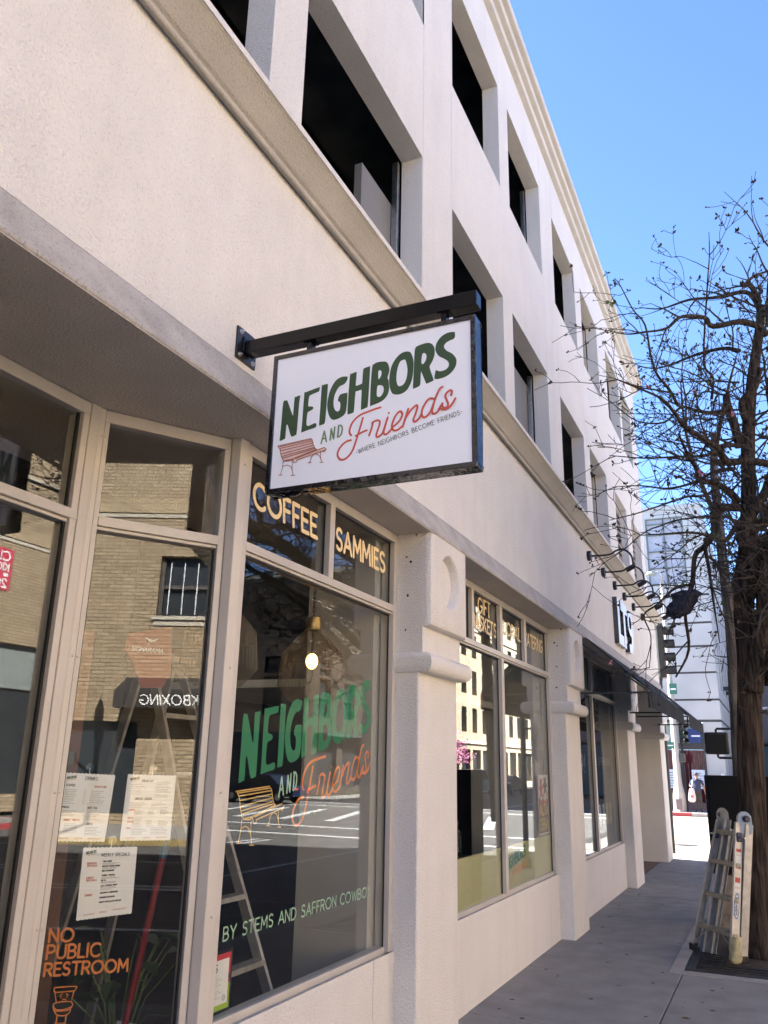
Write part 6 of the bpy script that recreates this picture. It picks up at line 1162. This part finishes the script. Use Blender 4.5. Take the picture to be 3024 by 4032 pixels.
for ya,za,zb_,yw in ((-3.2,6.3,8.3,2.2),(-14,6.3,8.3,2.2),(5,6.3,8.3,2.2),(12,6.3,8.3,2.2)):
    b=MB(); b.box(XO+.2,XO+.28,ya,ya+.12,za,zb_); b.box(XO+.2,XO+.28,ya+yw-.12,ya+yw,za,zb_); b.box(XO+.2,XO+.28,ya+.12,ya+yw-.12,(za+zb_)/2-.06,(za+zb_)/2+.06); w_=b.build('window',mat('dark_sash',(.06,.05,.045),.5),OB_)
    b=MB(); 
    for q in range(4): b.box(XO+.15,XO+.17,ya+.3+.45*q,ya+.33+.45*q,za+.1,zb_-.2)
    b.build('window_bars',WHITEP,w_); b=MB(); b.box(XO-.12,XO+.3,ya-.1,ya+yw+.1,za-.12,za); b.box(XO-.05,XO-.001,ya-.05,ya+yw+.05,za-.3,za-.13); b.build('sill',mat('pale_stone',(.45,.40,.32),.9),w_)
b=MB(); b.box(XO+.25,XO+.3,19.5,23.6,4.3,5.9); b.build('roller_grille',mat('grille_grey',(.2,.22,.21),.6,var=.2,vscale=8),OB_)
AW2=thing('kickboxing_awning',(21,-1.6,3.4),'dark awning reading KICKBOXING on the brick building across the street, seen mirrored in the glass','awning')
b=MB(); b.add([(XO-.02,-3.9,4.35),(XO-1.1,-3.9,3.85),(XO-1.1,-3.9,3.36),(XO-.02,-3.9,3.38),(XO-.02,.5,4.35),(XO-1.1,.5,3.85),(XO-1.1,.5,3.38),(XO-.02,.5,3.38)],[(0,1,5,4),(1,2,6,5),(0,3,2,1),(4,5,6,7)]); b.build('canopy',mat('brown_canvas',(.035,.03,.028),.9),AW2)
AP=Plane((XO-1.115,0,0),(0,-1,0),(0,0,1),(-1,0,0)); AP.put(ribbons(layout('KICKBOXING',(.68,3.46),(3.05,3.46),(.73,3.74)),.04,lay=.002),'lettering',VWHITE,AW2)
BN=thing('class_banner',(XO,19,8),'red banner with white class lettering on the brick building, seen mirrored in the glass','banner')
b=MB(); b.box(XO-.03,XO-.01,18.9,21.35,7.75,9.3); b.build('sheet',mat('banner_red',(.50,.02,.06),.7),BN)
BPn=Plane((XO-.035,0,0),(0,-1,0),(0,0,1),(-1,0,0)); BPn.put(ribbons(layout('CLASSES',(-21.2,8.85),(-19.0,8.85),(-21.2,9.18))+layout('KICKBOXING',(-21.2,8.48),(-19.0,8.48),(-21.2,8.74))+layout('* *',(-21.2,8.25),(-20.6,8.25),(-21.2,8.4))+layout('20',(-21.2,7.85),(-20.7,7.85),(-21.2,8.16)),.06,lay=.001),'lettering',VWHITE,BN)
t=thing('street_lamp',(16.6,-3.9,.02),'dark street lamp pole across the street, reflected in the splayed pane','street light'); b=MB(); b.lathe([(.22,0),(.16,.3),(.11,.9),(.09,6.6),(.16,6.7),(.14,7.3),(.03,7.6)],(16.6,-3.9,.02),12); b.build('pole',SIGB,t,smooth=True); b=MB(); b.tube([(16.6,-3.9,5.6),(16.6,-4.5,6.0),(16.6,-4.6,6.3)],.04,6); b.build('bracket',SIGB,t)
t=thing('parking_sign',(17.3,15.5,.02),'red and white parking sign on a thin post across the street','sign'); b=MB(); b.tube([(17.3,15.5,.02),(17.3,15.5,3.0)],.03,8); b.build('post',STEEL,t)
for z in (2.3,2.65): b=MB(); b.box(17.26,17.27,15.35,15.65,z,z+.32); q=b.build('plate',WHITEP,t); b=MB(); b.box(17.255,17.2595,15.37,15.63,z+.02,z+.2); b.build('red_field',LBR,q)
# second opposite building past the side street
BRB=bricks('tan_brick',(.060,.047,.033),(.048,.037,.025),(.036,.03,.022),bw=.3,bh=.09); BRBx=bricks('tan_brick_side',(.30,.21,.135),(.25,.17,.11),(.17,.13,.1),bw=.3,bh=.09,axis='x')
OC=thing('tan_building',(32,58,0),'tan brick building with cornice and tall windows diagonally across the junction','building')
X1_=22.3; Y1_=43.4
wn_=[(y,y+1.5,z0,z1) for y in [45+3.4*k for k in range(6)] for z0,z1 in ((4.6,6.9),(7.1,8.1))]+[(y,y+2.6,.5,3.4) for y in [45+3.4*k for k in range(6)]]
b=MB(); wall_open(b,Y1_,66,0,12.6,wn_,X1_,X1_+.3); b.build('street_wall',BRB,OC,fixn=False)
b=MB()
wx=[(x,x+1.3,z0,z1) for x in [24+3.2*k for k in range(8)] for z0,z1 in ((4.6,6.9),(7.1,8.1))]
Xs=sorted({X1_,50,*[v for o in wx for v in o[:2]]}); Zs=sorted({3.6,12.6,*[v for o in wx for v in o[2:]]})
for xa,xb in zip(Xs[:-1],Xs[1:]):
    for za,zb_ in zip(Zs[:-1],Zs[1:]):
        if any(o[0]<(xa+xb)/2<o[1] and o[2]<(za+zb_)/2<o[3] for o in wx): continue
        b.quad((xa,Y1_,za),(xb,Y1_,za),(xb,Y1_,zb_),(xa,Y1_,zb_))
b.build('side_wall',BRBx,OC,fixn=False)
b=MB(); b.box(X1_+.32,50,Y1_+.25,66,0,12.4); b.build('dark_core',mat('far_dark_glass',(.03,.035,.04),.15),OC)
b=MB(); b.box(X1_,50,Y1_,Y1_+.2,0,3.59); b.build('shop_fronts',mat('dark_fascia',(.035,.033,.035),.6),OC)
b=MB(); b.box(X1_-.35,50,Y1_-.35,Y1_-.002,11.2,11.5); b.box(X1_-.35,X1_-.002,Y1_-.001,66,11.2,11.5); b.box(X1_-.15,50,Y1_-.15,Y1_-.003,10.9,11.19); b.box(X1_-.15,X1_-.003,Y1_,66,10.9,11.19); b.box(X1_-.2,X1_-.001,Y1_-.2,66,8.9,9.0); b.build('cornice',mat('tan_stone',(.17,.135,.095),.9),OC)
for k in range(40):
    b=MB(); b.box(X1_+.4*k,X1_+.4*k+.16,Y1_-.3,Y1_-.16,11.0,11.19); b.build('dentil',mat('tan_stone',(.17,.135,.095),.9),OC)
for o in wn_[:12]:
    b=MB(); b.box(X1_+.1,X1_+.2,o[0],o[0]+.1,o[2],o[3]); b.box(X1_+.1,X1_+.2,o[1]-.1,o[1],o[2],o[3]); b.box(X1_+.1,X1_+.2,o[0]+.1,o[1]-.1,(o[2]+o[3])/2-.05,(o[2]+o[3])/2+.05); b.build('window',mat('dark_sash',(.06,.05,.045),.5),OC)
b=MB(); b.box(X1_-.9,X1_-.02,44.6,70,3.45,3.6); b.build('shop_canopy',mat('mint_canopy',(.05,.06,.055),.7),OC)
CC=thing('cream_building',(32,85,0),'tall cream brick building farther along the opposite side of the street','building')
CB=bricks('cream_brick',(.44,.38,.28),(.38,.32,.235),(.28,.24,.19),bw=.3,bh=.09)
wc=[(y,y+1.4,z0,z1) for y in [68+3.0*k for k in range(17)] for z0,z1 in ((4.8,7.0),(8.2,10.4),(11.6,13.8),(15,17))]+[(y,y+2.3,.4,3.3) for y in [68+3.0*k for k in range(17)]]
b=MB(); wall_open(b,66.3,120,0,19,wc,X1_-.1,X1_+.3); b.build('street_wall',CB,CC,fixn=False)
b=MB(); b.box(X1_+.31,50,66.3,120,0,18.8); b.build('dark_core',mat('far_dark_glass',(.03,.035,.04),.15),CC); b=MB(); b.box(X1_-.5,50,66.1,120.2,19.0,19.4); b.box(X1_-.3,X1_-.101,66.2,120,3.8,4.1); b.box(X1_-.25,X1_-.101,66.2,120,14.2,14.4); b.build('cornice',mat('pale_stone',(.45,.40,.32),.9),CC)
t=thing('rear_tower',(40,70,0),'pale building standing behind the tan brick building','building'); b=MB(); b.box(30,48,60,80,12,16); b.build('upper_storey',WHT,t); b=MB(); b.box(29.7,48.3,59.7,80.3,16.01,16.4); b.build('roof_edge',WHT,t)
# blossom tree opposite
def blob_tree(x,y,label,seed,H,col):
    t=thing('blossom_tree',(x,y,.02),label,'tree'); rr=random.Random(seed); m=MB(); m.tube([(x,y,0),(x+.1,y,1.4),(x,y+.1,2.4)],[.13,.1,.07],8); m.build('trunk',BARK,t)
    lv=MB(); br=MB()
    for k in range(70):
        a=rr.uniform(0,6.28); e=rr.uniform(-.2,1.2); L=rr.uniform(.8,2.2); d=Vector((math.cos(a)*math.cos(e),math.sin(a)*math.cos(e),math.sin(e))); p=Vector((x,y,2.3)); br.tube([p,p+d*L*.5+Vector((0,0,.15)),p+d*L],[.03,.018,.006],4)
        for _ in range(55):
            q=p+d*L*rr.uniform(.4,1.05)+Vector((rr.gauss(0,.2),rr.gauss(0,.2),rr.gauss(0,.2))); s_=rr.uniform(.05,.1); u_=Vector((rr.uniform(-1,1),rr.uniform(-1,1),rr.uniform(-1,1))).normalized(); v_=u_.orthogonal().normalized(); lv.add([q-u_*s_,q+v_*s_,q+u_*s_,q-v_*s_],[(0,1,2,3)])
    br.build('branches',TWIG,t,kind='stuff'); lv.build('blossom',mat('blossom_pink',col,.7,var=.3,vscale=3),t,kind='stuff',fixn=False)
blob_tree(18.6,57,'pink blossoming tree on the opposite pavement reflected in the second window',2,4,(.55,.2,.34))
# cars and truck
CARG=mat('car_glass',(.02,.022,.025),.05,spec=.6); TYRE=mat('tyre',(.02,.02,.02),.8); RIM=mat('rim',(.5,.5,.52),.3,.8)
def car(x,y,rot,col,label,kind='sedan',L=4.5,W_=1.76):
    t=thing('parked_car',(x,y,-.13),label,'car' if kind=='sedan' else 'truck','cars seen in the window reflections')
    if kind=='sedan':
        prof=[(-2.25,.35),(-2.25,.72),(-2.1,.88),(-1.35,.95),(-.75,1.38),(.15,1.43),(.75,1.3),(1.3,.98),(2.05,.86),(2.25,.68),(2.27,.35)]; gl_=[(-1.18,.97),(-.68,1.33),(.12,1.375),(.66,1.26),(1.08,.98)]
    else:
        prof=[(-2.7,.45),(-2.7,1.1),(-.6,1.12),(-.6,1.12),(-.4,1.78),(.8,1.8),(1.3,1.2),(2.4,1.08),(2.6,.9),(2.62,.45)]; gl_=[(-.45,1.15),(-.3,1.7),(.75,1.72),(1.15,1.18)]
    paint=mat('paint_'+label.split()[0],col,.25,.3,var=.03)
    def sect(ins,pr,mtl,name,par,bev=.04):
        m=MB(); n=len(pr); vs=[(px_,s_*(W_/2-(ins if pz_<1.0 else ins+.16*(pz_-.95)/.45)),pz_) for s_ in(-1,1) for px_,pz_ in pr]
        M_=Matrix.Rotation(rot,3,'Z'); vs=[tuple(M_@Vector(v)+Vector((x,y,-.13))) for v in vs]
        m.add(vs,[(i,(i+1)%n,n+(i+1)%n,n+i) for i in range(n)]+[tuple(range(n-1,-1,-1)),tuple(range(n,2*n))]); return m.build(name,mtl,par,bevel=bev)
    sect(0,prof,paint,'body',t); 
    sect(-.012,gl_,CARG,'windows',t,.0)
    M_=Matrix.Rotation(rot,3,'Z'); wb=1.38 if kind=='sedan' else 1.65
    for wx_ in (-wb,wb):
        for s_ in (-1,1):
            c=M_@Vector((wx_,s_*(W_/2-.02),.33))+Vector((x,y,-.13)); a=M_@Vector((0,s_,0)); m=MB(); m.lathe([(.2,-.1),(.32,-.1),(.33,-.06),(.33,.02),(.30,.045),(.21,.045)],c,22,axis=tuple(a)); wv_=m.build('wheel',TYRE,t,smooth=True)
            m=MB(); m.lathe([(.21,.03),(.2,.044),(.06,.05),(.01,.05)],c,10,axis=tuple(a)); m.build('rim',RIM,wv_)
    for s_ in (-1,1):
        for e_,nm,mm in ((L/2+.01,'headlight',WHITEP),(-L/2-.01,'tail_light',LBR)):
            m=MB(); c=M_@Vector((e_ if kind=='sedan' else e_*1.16,s_*.62,.72 if kind=='sedan' else .9))+Vector((x,y,-.13)); m.obox(c,M_@Vector((.03,0,0)),M_@Vector((0,.16,0)),(0,0,.06)); m.build(nm,mm,t,bevel=.02)
car(21.5,38.2,0,(.02,.03,.06),'dark blue sedan crossing the side street in the window reflection')
car(27.2,38.5,0,(.45,.46,.47),'silver sedan behind the dark blue one in the window reflection')
car(15.9,55,R(90),(.55,.56,.56),'white pickup truck parked opposite in the second window reflection','truck',5.2,1.95)
car(15.9,63,R(90),(.12,.12,.13),'grey sedan parked beyond the white pickup opposite')
for k,y in enumerate((46.5,49.5)):
    t=thing('planter',(18.2,y,.02),['nearer','farther'][k]+' pale green roadside planter on the opposite pavement','planter','mint planters opposite'); b=MB(); b.box(17.6,18.5,y-1.1,y+1.1,.02,.75); b.build('box',mat('mint_paint',(.14,.27,.23),.7),t,bevel=.05); b=MB(); b.box(17.7,18.4,y-1.0,y+1.0,.751,.78); b.build('soil',mat('tree_soil',(.05,.036,.025)),t)
print('objects',len(bpy.data.objects),'tris',sum(len(o.data.polygons) for o in bpy.data.objects if o.type=='MESH'))
